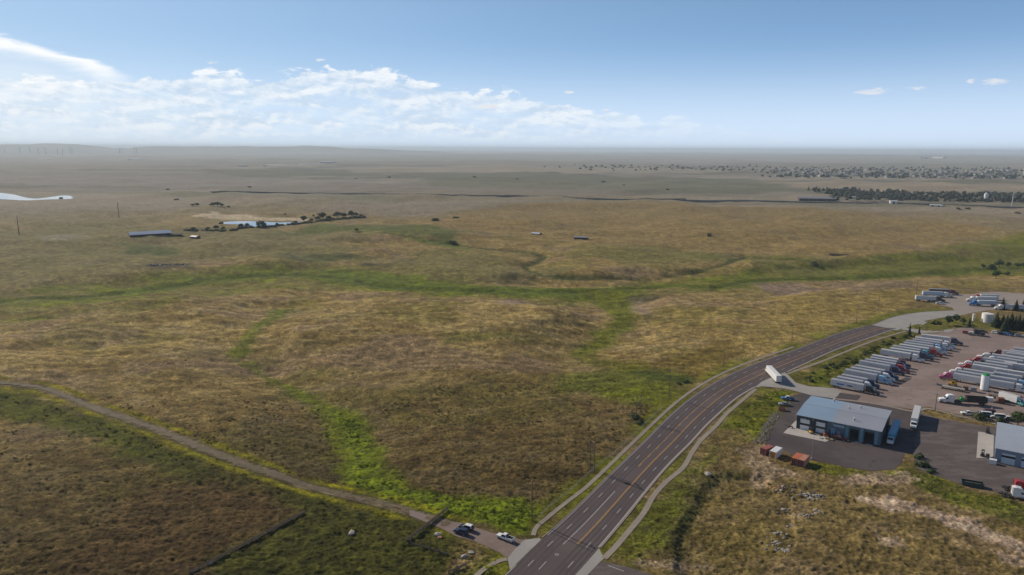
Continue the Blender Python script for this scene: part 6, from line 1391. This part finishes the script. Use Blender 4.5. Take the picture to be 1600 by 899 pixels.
# ------------------------------------------------------------------ rank weeds: real blades over the near ground, one mass
def weeds():
    def clump(name, m, seed, n=16):
        rd = random.Random(seed); mb = MB()
        for k in range(n):
            a = rd.uniform(0, 6.28); x, y = rd.gauss(0, .35), rd.gauss(0, .35); h = rd.uniform(.35, .9); l = rd.uniform(.1, .45); w = rd.uniform(.05, .13); ca, sa = math.cos(a), math.sin(a)
            mb.add([(x - sa * w, y + ca * w, -.1), (x + sa * w, y - ca * w, -.1), (x + ca * l, y + sa * l, h)], [(0, 1, 2)])
        return mb
    B_DRY = mat('dry blades', (.27, .205, .10), 1, var=.35, scale=.15, spec=.1); B_GRN = mat('green blades', (.120, .165, .016), 1, var=.4, scale=.15, spec=.1); B_OLV = mat('olive blades', (.075, .078, .018), 1, var=.4, scale=.15, spec=.1)
    rng = np.random.default_rng(5)
    def scatter(name, label, pgs, dens, m, hmin, hmax, patch, cat):
        base = np.array(clump('c', None, 3).v).reshape(-1, 3, 3); nt_ = len(base); V = []
        for pg in pgs:
            P = np.array(pg); lo, hi = P.min(0), P.max(0); n = int((hi - lo).prod() * dens); x = rng.uniform(lo[0], hi[0], n); y = rng.uniform(lo[1], hi[1], n)
            ok = sdpoly(x, y, pg) < -.4
            ok &= vnoise(x / patch, y / patch, 8) * .6 + vnoise(x / patch * 3.1, y / patch * 3.1, 9) * .4 > .42
            for q in PAVE + [DIRT_APRON]: ok &= sdpoly(x, y, q, 10) > .5
            for q in (PATH_L, PATH_R, PATH_R2): ok &= dline(x, y, q, 10) > 1.7
            ok &= dline(x, y, TRACK, 10) > 2.8
            x, y = x[ok], y[ok]; z = hmacro(x, y) + hbasin(x, y); s = rng.uniform(hmin, hmax, len(x)); a = rng.uniform(0, 6.28, len(x)); c, d = np.cos(a), np.sin(a)
            for t in range(0, len(x), 50000):
                sl = slice(t, t + 50000); B = base[None] * s[sl, None, None, None]
                X_ = B[..., 0] * c[sl, None, None] - B[..., 1] * d[sl, None, None] + x[sl, None, None]; Y_ = B[..., 0] * d[sl, None, None] + B[..., 1] * c[sl, None, None] + y[sl, None, None]; Z_ = B[..., 2] + z[sl, None, None]
                V.append(np.stack([X_, Y_, Z_], -1).reshape(-1, 3))
        V = np.concatenate(V).astype(np.float32); n = len(V) // 3; me = bpy.data.meshes.new(name); me.vertices.add(len(V)); me.vertices.foreach_set('co', V.ravel()); me.loops.add(len(V)); me.loops.foreach_set('vertex_index', np.arange(len(V), dtype=np.int32))
        me.polygons.add(n); me.polygons.foreach_set('loop_start', (np.arange(n) * 3).astype(np.int32)); me.update(calc_edges=True); me.materials.append(m); tag(obj(name, me), label, cat, None, 'stuff'); print(name, n)
    scatter('green_weeds', 'rank green weeds in the wet drain and along the lots', [poly([(545, 735), (620, 757), (700, 772), (800, 785), (850, 790), (842, 812), (826, 834), (742, 811), (690, 804), (600, 780), (556, 765)]), poly([(520, 640), (560, 660), (582, 700), (590, 740), (560, 745), (548, 700), (530, 668)]), flat([(1140, 660), (1165, 632), (1200, 612), (1236, 612), (1232, 640), (1212, 655), (1190, 690), (1168, 690)]), flat([(1262, 590), (1400, 528), (1430, 520), (1440, 521), (1412, 538), (1364, 560), (1318, 590), (1306, 604)]), flat([(1395, 740), (1420, 722), (1450, 742), (1520, 766), (1605, 790), (1605, 815), (1500, 785), (1440, 765)])], .8, B_GRN, .3, .85, 6, 'weeds')
    scatter('dry_grass', 'dry grass clumps on the rough land right of the road', [flat([(960, 895), (1040, 770), (1120, 690), (1190, 705), (1260, 722), (1330, 735), (1400, 736), (1450, 745), (1605, 795), (1640, 905), (1640, 925)])], .30, B_DRY, .25, .55, 9, 'dry grass')
    B_BRN = mat('brown blades', (.120, .086, .042), 1, var=.4, scale=.12, spec=.05); B_SAGE = mat('dark sage', (.045, .046, .020), 1, var=.4, scale=.2, spec=.05)
    scatter('prairie_grass', 'brown dry grass clumps over the near fields', [poly([(-40, 660), (60, 680), (180, 712), (300, 760), (420, 785), (460, 802), (330, 880), (290, 925), (-40, 925)]), poly([(590, 640), (700, 600), (960, 590), (1020, 640), (940, 715), (850, 790), (700, 770), (620, 755), (590, 700)]), poly([(150, 625), (330, 590), (500, 640), (545, 740), (520, 760), (400, 725), (260, 670)])], .22, B_BRN, .35, .85, 7, 'dry grass')
    scatter('sagebrush', 'small dark sage tufts dotted over the near fields', [poly([(-40, 620), (330, 560), (600, 560), (960, 560), (1020, 640), (850, 790), (560, 760), (460, 802), (330, 880), (290, 925), (-40, 925)]), flat([(960, 895), (1040, 770), (1120, 690), (1190, 705), (1260, 722), (1330, 735), (1400, 736), (1450, 745), (1605, 795), (1640, 905)])],   .010, B_SAGE, .4, .9, 9, 'sagebrush')
    scatter('olive_grass', 'dull green grass clumps below the dirt track', [poly([(-20, 612), (60, 625), (180, 665), (320, 720), (470, 772), (600, 800), (690, 828), (740, 852), (780, 885), (770, 925), (330, 925), (465, 806), (420, 780), (300, 757), (180, 706), (60, 668), (-20, 645)])], .10, B_OLV, .5, 1.2, 10, 'grass')
weeds()

# ------------------------------------------------------------------ far blue hills
def hills():
    nx, ny = 150, 14; V = []; F = []
    for j in range(ny):
        for i in range(nx):
            a = rad(-60 + 62.0 * i / (nx - 1)); r = 13500 + 4500 * j / (ny - 1); t = j / (ny - 1)
            env = sst(0, 14, np.array(62.0 - 62.0 * i / (nx - 1))) * math.sin(math.pi * t) ** .7
            h = 50 + 170 * float(fbm(np.array([i / 13.0]), np.array([j / 9.0]), 4, 55)[0])
            V.append((math.sin(a) * r, math.cos(a) * r, -40 + (h + 25) * float(env)))
    for j in range(ny - 1):
        for i in range(nx - 1): F.append((j * nx + i, j * nx + i + 1, (j + 1) * nx + i + 1, (j + 1) * nx + i))
    me = bpy.data.meshes.new('hills'); me.from_pydata(V, [], F); me.materials.append(mat('hill scrub', (.20, .20, .17), 1.0, var=.2, scale=.001)); me.polygons.foreach_set('use_smooth', [True] * len(me.polygons)); tag(obj('hills', me), None, None, None, 'structure')
hills()

# ------------------------------------------------------------------ haze
def haze():
    mb = MB(); S = 85000.0; mb.box((0, 0, 45), (2 * S, 2 * S, 290))
    m = bpy.data.materials.new('haze'); m.use_nodes = True; nt = m.node_tree; nt.nodes.clear()
    v = nt.nodes.new('ShaderNodeVolumePrincipled'); v.inputs['Color'].default_value = (.76, .89, 1.0, 1); v.inputs['Density'].default_value = 6.2e-5; v.inputs['Anisotropy'].default_value = .1
    o = nt.nodes.new('ShaderNodeOutputMaterial'); nt.links.new(v.outputs[0], o.inputs['Volume'])
    tag(obj('haze', mb.mesh('haze', [m])), None, None, None, 'stuff')
haze()
